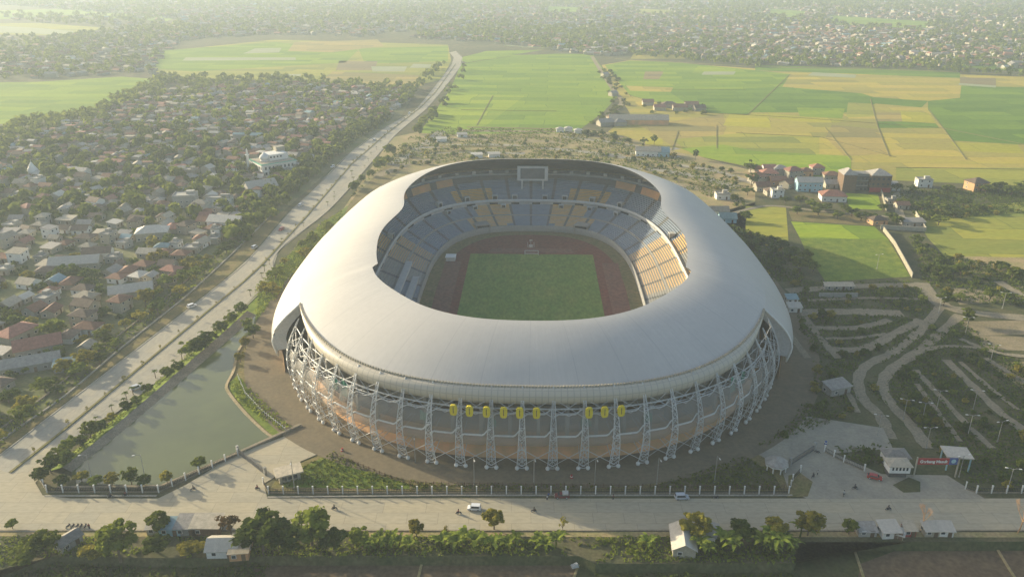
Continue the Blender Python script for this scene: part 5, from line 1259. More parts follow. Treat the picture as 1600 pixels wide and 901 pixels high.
q = empty('pavilion', G(1212, 733), R(10), 'grey octagonal pavilion with a white skirt roof', 'pavilion'); mb = MB(); mb.tube([(0, 0, 2.7), (0, 0, 3.0), (0, 0, 4.6)], 3, 8, 0, True, [3.9, 3.7, .3]); link('roof', mb.mesh('roof', M['greytin']), q)
for k in range(8): blockm(q, 'post', (3 * math.cos(k * PI / 4), 3 * math.sin(k * PI / 4), 1.4), (.3, .3, 2.8), 'white')
mb = MB(); mb.tube([(0, 0, 2.4), (0, 0, 2.75)], 3.8, 8); link('skirt', mb.mesh('skirt', M['white']), q)
q = empty('guard_hut', G(452, 747), R(25), 'guard hut with a mossy flat stone-grey roof at the left gate', 'guard hut'); blockm(q, 'wall', (0, 0, 1.4), (6.4, 4, 2.8), 'cream'); blockm(q, 'roof', (0, 0, 3.0), (8.4, 5.6, .45), 'cement'); windows_row(q, 3, 5, 1.7, -2.06)
q = empty('gate_sign', (0, 0, 0), 0, 'red entrance sign with white lettering spanning the gate between two poles', 'sign')
A_, B_ = G(1427, 745), G(1492, 745); q.location = (A_ + B_) / 2; Lg = (B_ - A_).length
for sx in (-1, 1):
    mb = MB(); mb.tube([(0, 0, 0), (0, 0, 7.4)], .24, 8); link('pole', mb.mesh('pole', M['cream']), q, (sx * Lg / 2, 0, 0))
mb = MB(); mb.box((0, 0, 0), (Lg - 3.4, .3, 2.2)); link('board', mb.mesh('board', M['redsign']), q, (-1.4, 0, 5.9))
bb = blockm(q, 'emblem_board', (Lg / 2 - 1.7, 0, 5.9), (2.6, .3, 2.3), 'bluesign'); mb = MB(); mb.ball((0, 0, 0), .75, 0, 10, 6, 1.0); e_ = link('emblem', mb.mesh('emblem', M['bluewall']), bb, (0, -.16, .1)); e_.scale = (1, .12, 1)
def lettering(text, size, mat, parent, loc, name='lettering'):
    cu = bpy.data.curves.new('lettering', 'FONT'); cu.body = text; cu.size = size; cu.extrude = .04; cu.align_x = 'CENTER'; cu.align_y = 'CENTER'; cu.offset = .035 * size
    to = bpy.data.objects.new('lettering_curve', cu); COL.objects.link(to); bpy.context.view_layer.update()
    me = bpy.data.meshes.new_from_object(to.evaluated_get(bpy.context.evaluated_depsgraph_get())); bpy.data.objects.remove(to); me.materials.clear(); me.materials.append(M[mat])
    o = link(name, me, parent, loc); o.rotation_euler = (PI / 2, 0, 0); return o
lettering('Gerbang Masuk', 1.35, 'white', q, (-1.4, -.2, 5.9))

# ---- fences
def fence(pts, step, post_h, label, railm='dark', postm='white', pw=.34, bars=.5, base=.5, rail_h=1.9, group=None):
    P = [G(u, v) for u, v in pts]; root = empty('fence', P[0], 0, label, 'fence', group); O = P[0]
    pm = MB(); pm.box((0, 0, post_h / 2), (pw, pw, post_h)); pm.box((0, 0, post_h + .06), (pw + .12, pw + .12, .12)); PM = pm.mesh('post', M[postm]); rl = MB()
    for a, b_ in zip(P, P[1:]):
        d = b_ - a; n = max(1, round(d.length / step)); rz = math.atan2(d.y, d.x)
        for k in range(n): link('post', PM, root, a - O + d * (k / n), rz)
        c = (a + b_) / 2 - O
        if base: rl.box((c.x, c.y, base / 2), (d.length, .2, base), 1, rz)
        for z in (base + .15, rail_h - .1): rl.box((c.x, c.y, z), (d.length, .07, .09), 0, rz)
        if bars:
            nb = int(d.length / bars)
            for k in range(nb):
                p = a - O + d * ((k + .5) / nb); rl.box((p.x, p.y, (base + rail_h) / 2), (.07, .07, rail_h - base), 0, rz)
    link('post', PM, root, P[-1] - O); link('railing', rl.mesh('railing', [M[railm], M['wallstone']]), root); return root
fence([(412, 757), (420, 771), (1232, 771), (1238, 752), (1250, 738)], 4.55, 2.7, 'long fence of white posts and dark railings along the stadium front')
fence([(64, 752), (74, 769), (248, 769), (290, 750), (372, 712)], 4.6, 2.7, 'fence of white posts between the pond and the road')
fence([(1288, 706), (1318, 722), (1350, 736)], 4.6, 2.6, 'short fence of white posts beside the drive')
fence([(1508, 764), (1525, 770), (1760, 770)], 4.6, 2.7, 'fence of white posts along the scrub at the road corner')
fence([(372, 590), (384, 618), (410, 646), (446, 674)], 1.6, 1.7, 'thin grey fence between the pond and the apron', 'steel', 'steel', .12, 0, 0, 1.5)
fence([(520, 713), (560, 728), (602, 745), (640, 757)], 2.2, 1.5, 'dark brown picket fence climbing the lush lawn', 'brown', 'brown', .22, .6, 0, 1.3)
fence([(642, 758), (930, 762), (1225, 763)], 2.4, 1.5, 'dark brown picket fence behind the white posts', 'brown', 'brown', .2, .6, 0, 1.3)
def gate(a, b_, label):
    A1, B1 = G(*a), G(*b_); d = B1 - A1; o = empty('gate', A1, math.atan2(d.y, d.x), label, 'gate'); L_ = d.length
    mb = MB(); mb.box((L_ / 2, 0, .2), (L_, .3, .4)); mb.box((L_ / 2, 0, 1.9), (L_, .2, .2)); 
    for k in range(int(L_ / .45)): mb.box((.2 + k * .45, 0, 1.05), (.1, .1, 1.7))
    link('leaf', mb.mesh('leaf', M['concrete_d']), o); blockm(o, 'gate_post', (0, 0, 1.5), (.8, .8, 3), 'concrete'); blockm(o, 'gate_post', (L_, 0, 1.5), (.8, .8, 3), 'concrete')
gate((372, 708), (415, 742), 'dark sliding gate across the forecourt beside the pond'); gate((1234, 727), (1272, 703), 'dark sliding gate across the shaded forecourt')
# ---- street lamps
def lamp_meshes(h, arms):
    p = MB(); p.tube([(0, 0, 0), (0, 0, h)], .1, 7, 0, True, [.13, .08]); p.tube([(0, 0, 0), (0, 0, .5)], .25, 8)
    a = MB()
    for s in arms: a.tube([(0, 0, h - .3), (s * .8, 0, h + .1), (s * 1.7, 0, h + .15)], .07, 5)
    hd = MB(); hd.box((0, 0, 0), (.9, .34, .16), 0, 0, .8); return p.mesh('pole', M['concrete']), a.mesh('arm', M['concrete']), hd.mesh('lamp_head', M['white']), arms, h
L1, L2 = lamp_meshes(10, (-1,)), lamp_meshes(8, (-1, 1))
def lamp(P, L_, rz, look, group):
    o = empty('street_lamp', P, rz); link('pole', L_[0], o); link('arm', L_[1], o)
    for s in L_[3]: link('lamp_head', L_[2], o, (s * 1.9, 0, L_[4] + .12))
    return named(o, look, 'street lamp', group)
for u, v in ((649, 722), (741, 757), (834, 757), (929, 757), (1026, 757), (1116, 754), (460, 762)): lamp(G(u, v), L1, R(100), 'tall single-arm lamp inside the front fence', 'lamps inside the front fence')
for u, v in ((1447, 700), (1498, 745), (1574, 766), (1558, 690), (1508, 522), (1547, 566), (1512, 680), (1411, 655), (1371, 680), (1466, 490), (1463, 640), (1520, 640), (1440, 660), (1566, 482), (1370, 420)): lamp(G(u, v), L2, R(random.uniform(-20, 20)), 'double-armed pale lamp in the scrubland', 'lamps in the scrubland')
for u, v in ((145, 752), (228, 752)): lamp(G(u, v, .2), L2 if False else L1, R(20), 'leaning thin lamp at the edge of the pond', 'lamps at the pond')

# ---- vehicles and riders
def wheel_mesh(r, w_):
    mb = MB(); n = 14
    for s, m_ in ((1.0, 0), (.58, 1)):
        ww = w_ if m_ == 0 else w_ + .03; ra = [(r * s * math.cos(2 * PI * k / n), r * s * math.sin(2 * PI * k / n)) for k in range(n)]
        mb.face([(x, -ww / 2, z) for x, z in ra], m_); mb.face([(x, ww / 2, z) for x, z in ra[::-1]], m_)
        for k in range(n): a, b_ = ra[k], ra[(k + 1) % n]; mb.face([(a[0], -ww / 2, a[1]), (a[0], ww / 2, a[1]), (b_[0], ww / 2, b_[1]), (b_[0], -ww / 2, b_[1])], m_)
    return mb.mesh('wheel', [M['black'], M['steel']])
WH = wheel_mesh(.33, .22)
def car(P, rz, paint, label, van=False, L_=4.3, cat='car'):
    q = empty('parked_car' if False else cat, P, rz, label, cat); w_ = 1.75; H = 1.75 if van else 1.5
    pr = [(-L_ / 2, .35), (-L_ / 2, .95), (-L_ / 2 + .12, 1.0), (-L_ / 2 + (.25 if van else .7), H), (L_ * (.14 if not van else .2), H), (L_ * .3, 1.0), (L_ / 2 - .1, .85), (L_ / 2, .6), (L_ / 2, .35)]
    mb = MB(); tw = lambda z: w_ / 2 * (1 if z < 1.02 else .86)
    for s in (-1, 1): mb.face([(x, s * tw(z), z) for x, z in (pr if s < 0 else pr[::-1])])
    for a, b_ in zip(pr, pr[1:] + pr[:1]): mb.face([(a[0], tw(a[1]), a[1]), (b_[0], tw(b_[1]), b_[1]), (b_[0], -tw(b_[1]), b_[1]), (a[0], -tw(a[1]), a[1])][::-1])
    link('body', mb.mesh('body', M[paint]), q)
    g = MB()
    def lerp(a, b_, s): return (a[0] + (b_[0] - a[0]) * s, a[1] + (b_[1] - a[1]) * s)
    for a, b_ in ((pr[4], pr[5]), (pr[3], pr[2])):
        c, d = lerp(a, b_, .12), lerp(a, b_, .9); o_ = .03 if b_[0] > a[0] else -.03
        g.face([(c[0] + o_, .68, c[1] + .02), (c[0] + o_, -.68, c[1] + .02), (d[0] + o_, -.76, d[1] + .02), (d[0] + o_, .76, d[1] + .02)])
    for s in (-1, 1): g.face([(pr[3][0] + .25, s * .78, H - .1), (pr[4][0] - .05, s * .78, H - .1), (pr[5][0] - .25, s * .9, 1.04), (pr[2][0] + .35, s * .9, 1.04)])
    link('window', g.mesh('window', M['glass']), q)
    for x in (-L_ * .31, L_ * .31):
        for s in (-1, 1): link('wheel', WH, q, (x, s * .8, .33))
    for s in (-1, 1): blockm(q, 'headlight', (L_ / 2 + .01, s * .62, .72), (.08, .3, .18), 'white'); blockm(q, 'tail_light', (-L_ / 2 - .01, s * .7, .85), (.06, .2, .25), 'redsign')
    return q
RZ = .165
car(G(741, 796) + Vector((0, 0, RZ)), R(176), 'carwhite', 'small white car driving in the sunlit part of the front road', True, 4.0)
car(G(1065, 779) + Vector((0, 0, RZ)), R(2), 'cargrey', 'silver van at the far kerb in the shaded part of the road', True, 4.2)
car(G(1366, 748) + Vector((0, 0, RZ)), R(-24), 'carred', 'red car parked beside the white guard post', False, 4.4)
car(G(213, 608) + Vector((0, 0, RZ)), R(50), 'cargrey', 'grey car in the near lane of the highway beside the pond', True, 4.2)
for u, v, rz, c, lb in ((398, 388, 72, 'cargrey', 'tiny grey car on the far carriageway of the highway'), (470, 322, 72, 'carwhite', 'tiny white car on the highway level with the mosque'), (520, 262, -108, 'carwhite', 'tiny white car farthest up the highway'), (1010, 296, 0, 'carwhite', 'white car left in the dusty car park')): car(G(u, v) + Vector((0, 0, RZ)), R(rz), c, lb, True)
for u, v, rz, c, lb in ((300, 480, 52, 'carwhite', 'white car on the near carriageway above the pond tip'), (440, 360, -105, 'carred', 'tiny red car on the highway beside the stadium'), (585, 220, 75, 'cargrey', 'tiny grey car where the highway leaves the car park'), (640, 178, -105, 'carwhite', 'tiny white car where the highway narrows')):
    car(G(u, v) + Vector((0, 0, RZ)), R(rz), c, lb, True)
q = car(G(878, 777) + Vector((0, 0, RZ)), R(180), 'cloth_r', 'maroon pickup with a pale load at the far kerb', False, 4.4, 'pickup'); blockm(q, 'load', (-1.0, 0, 1.4), (1.8, 1.6, 1.0), 'cloth_l')
def skin_mesh(name, pts, edges, rad, mats_by_height):
    me = bpy.data.meshes.new('b'); me.from_pydata(pts, edges, []); o = bpy.data.objects.new('b', me); COL.objects.link(o)
    md = o.modifiers.new('s', 'SKIN'); md.use_smooth_shade = True
    for i, v in enumerate(me.skin_vertices[0].data): v.radius = (rad[i], rad[i]); v.use_root = i == 0
    bpy.context.view_layer.update(); r = bpy.data.meshes.new_from_object(o.evaluated_get(bpy.context.evaluated_depsgraph_get())); bpy.data.objects.remove(o)
    r.materials.clear()
    for m_ in mats_by_height[0]: r.materials.append(m_)
    for p in r.polygons: p.material_index = mats_by_height[1](p.center)
    r.name = name; return r
# seated rider, facing +x (origin at the ground under the saddle)
sp = [(0, 0, .82), (.03, 0, 1.05), (.05, 0, 1.3), (.08, 0, 1.45), (.1, 0, 1.6), (.12, 0, 1.7), (.05, .2, 1.36), (.2, .26, 1.12), (.45, .24, 1.02), (.05, -.2, 1.36), (.2, -.26, 1.12), (.45, -.24, 1.02), (.02, .12, .8), (.38, .17, .78), (.3, .17, .36), (.42, .17, .3), (.02, -.12, .8), (.38, -.17, .78), (.3, -.17, .36), (.42, -.17, .3)]
se_ = [(0, 1), (1, 2), (2, 3), (3, 4), (4, 5), (2, 6), (6, 7), (7, 8), (2, 9), (9, 10), (10, 11), (0, 12), (12, 13), (13, 14), (14, 15), (0, 16), (16, 17), (17, 18), (18, 19)]
sr = [.15, .15, .17, .06, .12, .1, .075, .055, .045, .075, .055, .045, .1, .085, .06, .05, .1, .085, .06, .05]
def body(top): return skin_mesh('person', sp, se_, sr, ([M[top], M['cloth_d'], M['skin']], lambda c: 2 if c.z > 1.5 or c.x > .4 and c.z > .9 else 1 if c.z < .86 else 0))
RID = [body('cloth_r'), body('cloth_d'), body('cloth_l')]
hm = MB(); hm.ball((.11, 0, 1.69), .17, 0, 9, 6); HELM = hm.mesh('helmet', M['black'], True)
hl = [(0, 0, .95), (0, 0, 1.15), (0, 0, 1.38), (0, 0, 1.5), (.01, 0, 1.62), (.01, 0, 1.72), (0, .2, 1.4), (.02, .25, 1.12), (.08, .26, .9), (0, -.2, 1.4), (.02, -.25, 1.12), (.08, -.26, .9), (0, .1, .92), (.03, .12, .5), (0, .12, .08), (.14, .13, .05), (0, -.1, .92), (-.03, -.12, .5), (-.08, -.12, .08), (.06, -.13, .05)]
def standing(top): return skin_mesh('person', hl, se_, sr, ([M[top], M['cloth_d'], M['skin']], lambda c: 2 if c.z > 1.5 or c.z < 1.02 and abs(c.y) > .21 else 1 if c.z < .95 else 0))
STA = [standing('cloth_r'), standing('cloth_l'), standing('bluesign')]
hh_ = MB(); hh_.ball((0, 0, 1.72), .125, 0, 9, 6); HAIR = hh_.mesh('hair', M['hair'], True)
fr_ = MB(); fr_.box((-.1, 0, .72), (.8, .28, .16)); fr_.box((.1, 0, .42), (.5, .3, .3)); fr_.box((-.5, 0, .66), (.35, .26, .2)); fr_.tube([(.66, 0, .3), (.5, 0, .95)], .06, 6); fr_.box((.56, 0, .75), (.2, .3, .3)); FRM = fr_.mesh('frame', M['cloth_d'])
hb = MB(); hb.tube([(.48, -.32, 1.02), (.5, 0, .98), (.48, .32, 1.02)], .03, 5); HBM = hb.mesh('handlebar', M['black'])
MWH = wheel_mesh(.28, .12)
def bike(P, rz, where, rider=0):
    P = P + Vector((0, 0, RZ)); o = empty('motorbike', P, rz, 'dark motorbike ' + where, 'motorbike'); link('frame', FRM, o); link('handlebar', HBM, o)
    for x in (-.6, .66): link('wheel', MWH, o, (x, 0, .28))
    if rider >= 0:
        p = empty('person', P, rz, ['person in a maroon top riding ', 'person in dark clothes riding ', 'person in a pale top riding '][rider] + where, 'person'); link('body', RID[rider], p); link('helmet', HELM, p)
for u, v, rz, wh, rd in ((523, 796, 178, 'heading past the dark roadside trees', 1), (717, 803, 180, 'just behind the small white car', 0), (834, 800, 3, 'in the middle of the sunny road', 1), (172, 777, 5, 'close to the pond fence', 1), (196, 775, 5, 'second along the pond fence', 0), (302, 766, 30, 'turning into the forecourt by the pond', 1), (403, 765, 170, 'at the corner post of the front fence', 0),
                     (1388, 797, 180, 'on the shaded road before the guard post', 1), (1335, 764, 0, 'on the grey forecourt beside the red car', 1), (1318, 774, 60, 'at the mouth of the grey forecourt', 2), (1270, 746, 40, 'near the grassy fence corner', 1), (1277, 708, 150, 'beside the dark sliding gate in the shade', -1), (1118, 779, 2, 'parked at the kerb behind the silver van', -1)): bike(G(u, v), R(rz), wh, rd)
for k, u in enumerate((107, 114, 121, 127, 134)): bike(G(u, 824), R(75 + 5 * k), 'parked %s in the roadside row by the bank' % ordinal(k + 1), -1)
def person(P, rz, k, label):
    p = empty('person', P + Vector((0, 0, RZ)), rz, label, 'person'); link('body', STA[k], p); link('hair', HAIR, p)
for u, v, k, lb in ((855, 781, 1, 'person in a pale top standing by the far kerb'), (857, 777, 2, 'person in blue standing near the maroon pickup'), (958, 780, 0, 'person in maroon walking on the shaded road edge'), (1277, 742, 1, 'person in a pale top walking on the grey forecourt'), (140, 826, 0, 'person in maroon beside the parked motorbikes')): person(G(u, v), random.random() * 6, k, lb)
for u, v, lb in ((535, 704, 'red barrel at the tip of the lush lawn'), (893, 746, 'red and white cone on the dark apron'), (1290, 693, 'blue barrel beside the grey pavilion')):
    mb = MB(); mb.tube([(0, 0, 0), (0, 0, .2), (0, 0, 1.1)], .4, 10, 0, True, [.5, .45, .35]); mb.tube([(0, 0, .5), (0, 0, .7)], .46, 10, 1)
    tag(mb.build('barrel', [M['bluesign'] if 'blue' in lb else M['redsign'], M['white']], None, G(u, v, .2)), lb, 'barrel')
KEEP2 = [poly_w(p) for p in ([(1150, 690), (1190, 668), (1260, 702), (1300, 706), (1378, 740), (1480, 742), (1540, 779), (1262, 779)], [(1190, 668), (1262, 650), (1380, 668), (1395, 700), (1300, 708)], [(1236, 346), (1366, 354), (1422, 432), (1290, 440)], [(1478, 450), (1545, 450), (1572, 470), (1500, 476)], [(1500, 502), (1620, 500), (1640, 522), (1520, 524)], [(1526, 524), (1640, 526), (1640, 548), (1540, 546)], [(1380, 722), (1500, 722), (1500, 752), (1380, 752)])]

# ------------------------------------------------------------------ scatter: scrubland, settlement, far town
SCRUB = [[(1240, 440), (1440, 440), (1470, 520), (1400, 560), (1330, 580), (1250, 540)], [(1250, 560), (1340, 575), (1345, 640), (1300, 660), (1180, 700), (1170, 640)], [(1350, 600), (1500, 500), (1640, 600), (1640, 766), (1530, 766), (1440, 690)], [(1300, 700), (1400, 690), (1380, 728), (1340, 726)], [(1140, 350), (1230, 380), (1260, 440), (1200, 440), (1160, 380)], [(1425, 375), (1480, 400), (1640, 430), (1640, 480), (1480, 470), (1440, 440)], [(1390, 300), (1600, 290), (1640, 330), (1440, 345)]]
nsh = 0
for pts in SCRUB:
    for p in scatter(pts, 6.4):
        n1 = math.sin(p.x * .13 + 2 * math.sin(p.y * .05)) * math.sin(p.y * .11) * .5 + .5
        if random.random() > .45 + .5 * n1 or nsh > 225: continue
        r = random.uniform(1.2, 3.2)
        if clear_of_roads(p, r * .5) and not any(in_poly(p.x, p.y, K_) for K_ in KEEP2) and free(p, r * .6): shrub(p, r, r * random.uniform(.9, 1.5), random.choice(('leaf_d', 'leaf_d', 'leaf_m', 'leaf_y'))); nsh += 1
for u, v, h, r in ((1234, 408, 8, 4.2), (1250, 425, 8.5, 4.4), (1256, 410, 7, 3.6), (1270, 380 + 45, 6, 3.4), (1330, 338, 6, 4), (1345, 345, 5.5, 4), (1360, 345, 5, 3.6), (1278, 336, 5.5, 4), (1290, 330, 5, 3.4), (1245, 335, 5, 3.5), (1400, 300, 6, 3.6), (1412, 322, 6, 4), (1440, 330, 6, 4), (1455, 320, 6, 4), (1470, 330, 5, 4), (1560, 300, 7, 4.5), (1540, 302, 6, 4), (1580, 306, 7, 5), (1600, 300, 7, 5), (1174, 290, 9, 4), (1172, 272, 10, 4), (1168, 305, 6, 3.6), (1022, 226, 8, 2.6), (1086, 250, 8, 2.2), (1006, 226, 6, 3), (1474, 478, 7, 3.4), (1512, 506, 7, 3.2), (1546, 470, 6, 3), (1376, 470, 6, 3.6), (1500, 470, 4, 2.4), (1400, 352, 6, 3.8), (1480, 300, 5, 4), (1380, 330, 4.6, 3), (1226, 318, 5, 3.2), (1250, 318, 5, 3.4), (1268, 326, 6, 4), (1318, 330, 5, 3.4), (1308, 342, 5, 3), (1392, 345, 5, 3.4), (1424, 300, 5, 3.4), (1452, 344, 6, 4), (1466, 352, 6, 4), (1490, 340, 5, 4), (1505, 322, 5, 4), (1530, 330, 5, 4), (1220, 392, 6, 3.6), (1212, 420, 6, 3.6), (1165, 345, 6, 3.4), (1150, 318, 6, 3.2), (1440, 400, 5, 3.4), (1430, 380, 5, 3.2), (1470, 432, 6, 4), (1500, 430, 6, 4), (1580, 436, 7, 4.4), (1560, 425, 6, 4)):
    P = G(u, v)
    free(P, r * .5)
    tree(P, h * 1.15, r * 1.35, random.choice(('leaf_d', 'leaf_m', 'leaf_d')), CR_MID, None, 'trees about the village and scrubland')
npk = 0
for i, row in enumerate(PK):
    Lp = smooth_line([G(u, v) for u, v in row], 5); acc_ = 0
    for a, b_ in zip(Lp, Lp[1:]):
        d = (b_ - a); n = Vector((-d.y, d.x, 0)).normalized(); acc_ += d.length
        if acc_ > 7 and random.random() < .75:
            acc_ = 0; r = random.uniform(1.5, 3.2); p = a + n * random.choice((-1, 1)) * (5.2 + random.random())
            if free(p, r * .6): shrub(p, r, r * random.uniform(1.0, 1.7), random.choice(('leaf_m', 'leaf_y', 'leaf_d')), 'shrubs of the car park')
for p in scatter([(640, 215), (700, 200), (880, 203), (960, 212), (1060, 246), (1150, 275), (1170, 330), (1090, 300), (1000, 270), (700, 255), (600, 262), (560, 290), (545, 320), (590, 262)], 16):
    r = random.uniform(1.6, 3.8)
    if random.random() < .7 and clear_of_roads(p, 1) and free(p, r * .6) and npk < 50: shrub(p, r, r * random.uniform(.9, 1.5), random.choice(('leaf_m', 'leaf_y', 'leaf_d')), 'shrubs of the car park'); npk += 1
for pts, sp, k in (([(930, 86), (950, 96), (975, 140), (985, 165), (960, 180), (940, 196), (915, 200), (930, 180), (955, 160), (945, 130), (925, 100)], 15, 40), ([(1000, 160), (1100, 165), (1105, 182), (1010, 178)], 18, 14), ([(900, 205), (980, 212), (1000, 226), (930, 222)], 12, 14)):
    for p in scatter(pts, sp)[:k]:
        r = random.uniform(3, 5)
        if free(p, r * .5): tree(p, r * 1.6, r, random.choice(('leaf_d', 'leaf_m')), CR_MID, None, 'trees between the paddies', None, False)

# settlement: nearest houses and trees one by one, the rest as two masses
TOWN = [(-40, 690), (90, 596), (170, 528), (235, 475), (300, 420), (370, 358), (430, 300), (480, 258), (545, 212), (612, 178), (640, 160), (628, 146), (470, 134), (300, 140), (235, 150), (120, 190), (0, 232), (-120, 262), (-330, 320), (-520, 420), (-400, 560)]
roofs = ['terracotta'] * 6 + ['browntile'] * 6 + ['greytin'] * 3 + ['cement'] * 4 + ['whitetin'] * 1 + ['redtile'] * 3 + ['concrete'] * 2 + ['bluetin']
cand = [p for p in scatter(TOWN, 8.6, .28)]
cand.sort(key=lambda p: p.y)
nh = 0; FARH = []; NEARLIM = 256
for p in cand:
    u = 800 + FPX * p.x / (p.y * math.cos(TH) + CAMH * math.sin(TH))
    vis = u > -25
    if random.random() < (.62 if p.y < 330 else .42 if p.y < 430 else .30): continue
    if not clear_of_roads(p, 6): continue
    if nh < NEARLIM and vis:
        if not free(p, 3.9): continue
        w_, d = random.choice([(7, 6), (8, 6), (9, 7), (8, 7), (10, 7), (6, 5)]); rf = random.choice(roofs); st = 'flat' if rf == 'concrete' else random.choice(['gable', 'gable', 'hip', 'shed'] if rf in ('greytin', 'whitetin', 'cement', 'bluetin') else ['gable', 'hip'])
        house(p, HWY + random.choice((0, PI / 2)) + random.gauss(0, .12), st, w_, d, random.choice((3.0, 3.0, 3.0, 3.0, 5.6)), rf, random.choice(('cream', 'cream', 'white', 'concrete', 'dunwall', 'dunwall')), nh < 110); nh += 1
    elif not (nh < NEARLIM): FARH.append((p, random.uniform(3.6, 5.2)))
nt_ = 0; FART = []
TREE_N = sum(1 for o in bpy.data.objects if o.get('category') == 'tree' and o.name.startswith('tree'))
cand = scatter(TOWN, 6.6, .45); cand.sort(key=lambda p: p.y)
for p in cand:
    u = 800 + FPX * p.x / (p.y * math.cos(TH) + CAMH * math.sin(TH)); r = random.choice((random.uniform(1.6, 3.2), random.uniform(2.6, 5.6)))
    n1 = math.sin(p.x * .045 + 1.7) * math.sin(p.y * .04) * .5 + .5
    if random.random() > (.58 if p.y < 400 else .27) + .42 * n1 or u < -25: continue
    if p.y < 420: r *= 1.2
    if not clear_of_roads(p, 3): continue
    if TREE_N + nt_ < 299:
        if free(p, r * .6): tree(p, r * random.uniform(1.4, 2.1), r, random.choice(('leaf_d', 'leaf_d', 'leaf_m', 'leaf_y')), CR_MID, None, 'trees of the settlement', None, False); nt_ += 1
    elif p.y < 760:
        if p.y > 480 or free(p, r * .5): NEART.append((p, r))
    else: FART.append((p, r))
# far town
FARP = [poly_w(q_) for q_ in FARF]
def urban(pts, sp, ph, pt):
    for p in scatter(pts, sp, .45):
        if any(in_poly(p.x, p.y, poly_) for poly_ in FARP): continue
        k = random.random(); n1 = math.sin(p.x * .006 + 1.1) * math.sin(p.y * .0043 + .5) * .5 + .5
        if k < ph * (.55 + .6 * (1 - n1)): FARH.append((p, random.uniform(4, 8) * (1 + max(0, p.y - 1500) / 3500)))
        elif k < ph + pt: FART.append((p, random.uniform(3, 7) * (1 + max(0, p.y - 1500) / 2500)))
urban([(950, 90), (985, 82), (1190, 101), (1400, 106), (1520, 104), (1640, 112), (1660, 62), (1520, 56), (1300, 52), (1000, 48), (700, 44), (640, 60), (780, 68)], 13, .76, .2)
urban([(-40, 4), (1660, 4), (1660, 62), (1300, 52), (1000, 48), (700, 44), (560, 58), (420, 54), (260, 66), (280, 30)], 22, .68, .28)
urban([(60, 64), (160, 50), (260, 40), (420, 54), (300, 60), (255, 82), (240, 116), (180, 116), (60, 124), (-60, 128), (-60, 100)], 16, .62, .3)
urban([(-60, 56), (110, 60), (160, 50), (120, 84), (-60, 92)], 24, .25, .5); urban([(0, 24), (110, 24), (260, 26), (250, 44), (140, 42), (30, 34)], 26, .2, .55)
urban([(1180, 96), (1420, 102), (1640, 118), (1640, 124), (1420, 110), (1180, 102)], 16, .05, .8)
for pts, sp in (([(-60, 250), (20, 196), (150, 172), (250, 124), (268, 130), (240, 152), (130, 192), (0, 236), (-60, 262)], 9), ([(240, 122), (470, 124), (640, 136), (636, 146), (470, 134), (300, 140)], 11), ([(612, 182), (640, 160), (668, 130), (700, 98), (690, 98), (655, 126), (620, 156)], 13), ([(722, 108), (700, 140), (672, 176), (650, 206), (662, 206), (684, 178), (712, 140), (730, 108)], 16), ([(985, 82), (1190, 101), (1190, 106), (985, 88)], 12)):
    for p in scatter(pts, sp):
        if random.random() < .8: FART.append((p, random.uniform(3, 6)))
def distant_houses(L_, name, label):
    V_, F_, MI = [], [], []; mats = [M['cream'], M['cream'], M['concrete'], M['terracotta'], M['browntile'], M['greytin'], M['whitetin'], M['cement'], M['redtile'], M['bluetin']]
    rmix = [3, 3, 3, 3, 4, 4, 4, 4, 5, 5, 7, 7, 8, 8, 6, 9]
    for p, s in L_:
        a = random.gauss(HWY, .25) + random.choice((0, PI / 2)); c, sn = math.cos(a), math.sin(a); w_, d = s * random.uniform(.7, 1.1), s * random.uniform(.5, .75); h = random.choice((3, 3, 3.4, 6)); rs = d * .5 if random.random() < .8 else .4
        i0 = len(V_); wm = random.choice((0, 0, 1, 2)); rm = random.choice(rmix); o = .5
        for x, y, z in ((-w_, -d, 0), (w_, -d, 0), (w_, d, 0), (-w_, d, 0), (-w_, -d, h), (w_, -d, h), (w_, d, h), (-w_, d, h), (-w_ - o, -d - o, h), (w_ + o, -d - o, h), (w_ + o, d + o, h), (-w_ - o, d + o, h), (-w_, 0, h + rs), (w_, 0, h + rs)): V_.append((p.x + x * c - y * sn, p.y + x * sn + y * c, z))
        for f_, m_ in (((0, 1, 5, 4), wm), ((1, 2, 6, 5), wm), ((2, 3, 7, 6), wm), ((3, 0, 4, 7), wm), ((8, 9, 13, 12), rm), ((10, 11, 12, 13), rm), ((9, 10, 13), rm), ((11, 8, 12), rm)): F_.append([i0 + k for k in f_]); MI.append(m_)
    me = bpy.data.meshes.new(name); me.from_pydata(V_, [], F_)
    for m_ in mats: me.materials.append(m_)
    me.polygons.foreach_set('material_index', MI); me.update(); return tag(link(name, me), label, None, None, 'stuff')
distant_houses(FARH, 'distant_houses', 'mass of small tiled and tin-roofed houses fading into the haze')
def distant_trees(L_, name, label, per=15):
    n = len(L_); P = np.array([[p.x, p.y, 0] for p, r in L_]); Rr = np.array([r for p, r in L_]); C = []; Nn = []; S = []; val = []
    tv = rng.random(n)
    for k in range(per):
        q = unit(rng.normal(size=(n, 3))); q[:, 2] = np.abs(q[:, 2]) * 1.1 - .1; off = q * (Rr * rng.uniform(.5, 1.0, n))[:, None]; off[:, 2] = off[:, 2] * 1.05 + Rr * .75
        C.append(P + off); Nn.append(unit(q + rng.normal(size=(n, 3)) * .35)); S.append(Rr * rng.uniform(.3, .55, n)); val.append(np.clip(tv * .6 + .4 * rng.random(n), 0, 1))
    me = quads_mesh(name, np.concatenate(C), np.concatenate(Nn), np.concatenate(S), np.concatenate(val), [M['leaf_m']]); return tag(link(name, me), label, None, None, 'stuff')
distant_trees(NEART, 'settlement_trees', 'mass of further trees crowding between the settlement houses and along the highway', 44)
distant_trees(FART, 'distant_trees', 'mass of trees between the houses out to the hazy distance')
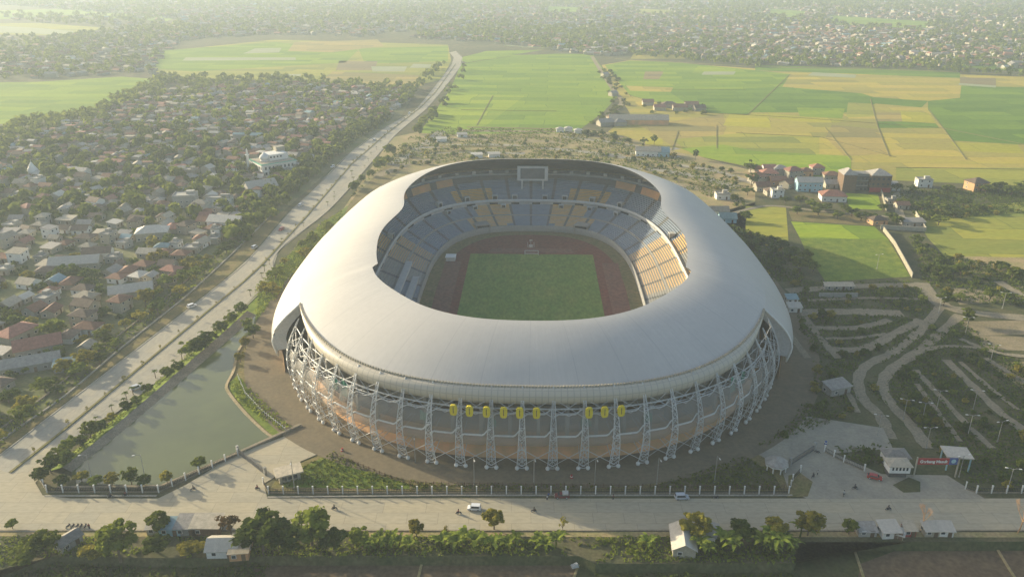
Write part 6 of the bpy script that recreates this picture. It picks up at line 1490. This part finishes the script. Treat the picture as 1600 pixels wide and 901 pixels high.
# low growth nobody could count
undergrowth('undergrowth', SCRUB, 1.5, .42, 1.0, 'leaf_d', 'rank low growth over the scrubland', 4, 0, True, .75)
undergrowth('undergrowth', [[(-60, 838), (400, 838), (905, 838), (1248, 839), (1240, 878), (930, 878), (905, 866), (300, 870), (85, 866), (-60, 900)]], 1.15, .34, .6, 'leaf_m', 'grass and weeds on the roadside bank', 5, 0, False, 1.0)
undergrowth('undergrowth', [[(560, 842), (880, 842), (880, 862), (560, 866)], [(890, 842), (1030, 842), (1020, 870), (900, 868)], [(1100, 850), (1245, 842), (1240, 872), (1110, 874)], [(60, 850), (420, 850), (420, 866), (60, 866)]], 2.2, .48, 1.5, 'leaf_m', 'taller tangled bushes on the roadside bank', 6, 0, False, 1.0)
undergrowth('undergrowth', [[(u - 30, v - 3) for u, v in LW] + [(u - 12, v - 6) for u, v in LW[::-1]], [(400, 450), (500, 352), (535, 330), (520, 380), (430, 470), (400, 500)], [(372, 590), (360, 600), (372, 628), (440, 676), (455, 670), (410, 630)]], 1.3, .4, .9, 'leaf_m', 'grass and weeds on the banks of the pond', 4, .6, False, .5)
undergrowth('undergrowth', [[(440, 760), (462, 735), (520, 706), (590, 742), (700, 760), (640, 764)], [(1010, 763), (1100, 735), (1165, 712), (1210, 742), (1222, 764)], [(640, 757), (1000, 759), (1000, 765), (640, 765)]], 1.2, .34, .8, 'leaf_m', 'weeds on the lawns inside the front fence', 4, .1, False, .6)
undergrowth('undergrowth', [[(-10, 706), (90, 630), (170, 560), (235, 503), (300, 452), (380, 378), (440, 318), (505, 262), (560, 218), (612, 186), (600, 180), (540, 212), (480, 262), (410, 328), (340, 395), (270, 450), (200, 508), (110, 580), (-10, 660)]], 2.2, .55, 1.2, 'leaf_m', 'scrub along the highway and the car park', 3, 0, True, .8)
undergrowth('undergrowth', [[(640, 215), (700, 200), (880, 203), (960, 212), (1060, 246), (1150, 275), (1170, 330), (1090, 300), (1000, 270), (700, 255), (600, 262), (560, 290), (545, 320), (590, 262)]], 3.6, .7, 1.0, 'leaf_m', 'patchy weeds over the car park soil', 4, 0, True, 1.0)
undergrowth('undergrowth', [[(-40, 878), (80, 868), (300, 874), (420, 872), (395, 930), (-60, 940)], [(930, 886), (1236, 886), (1260, 930), (950, 930)]], 1.3, .42, 1.0, 'leaf_d', 'rank growth in the sunken plots', 5, lowz, False, .7)
settle_labels()
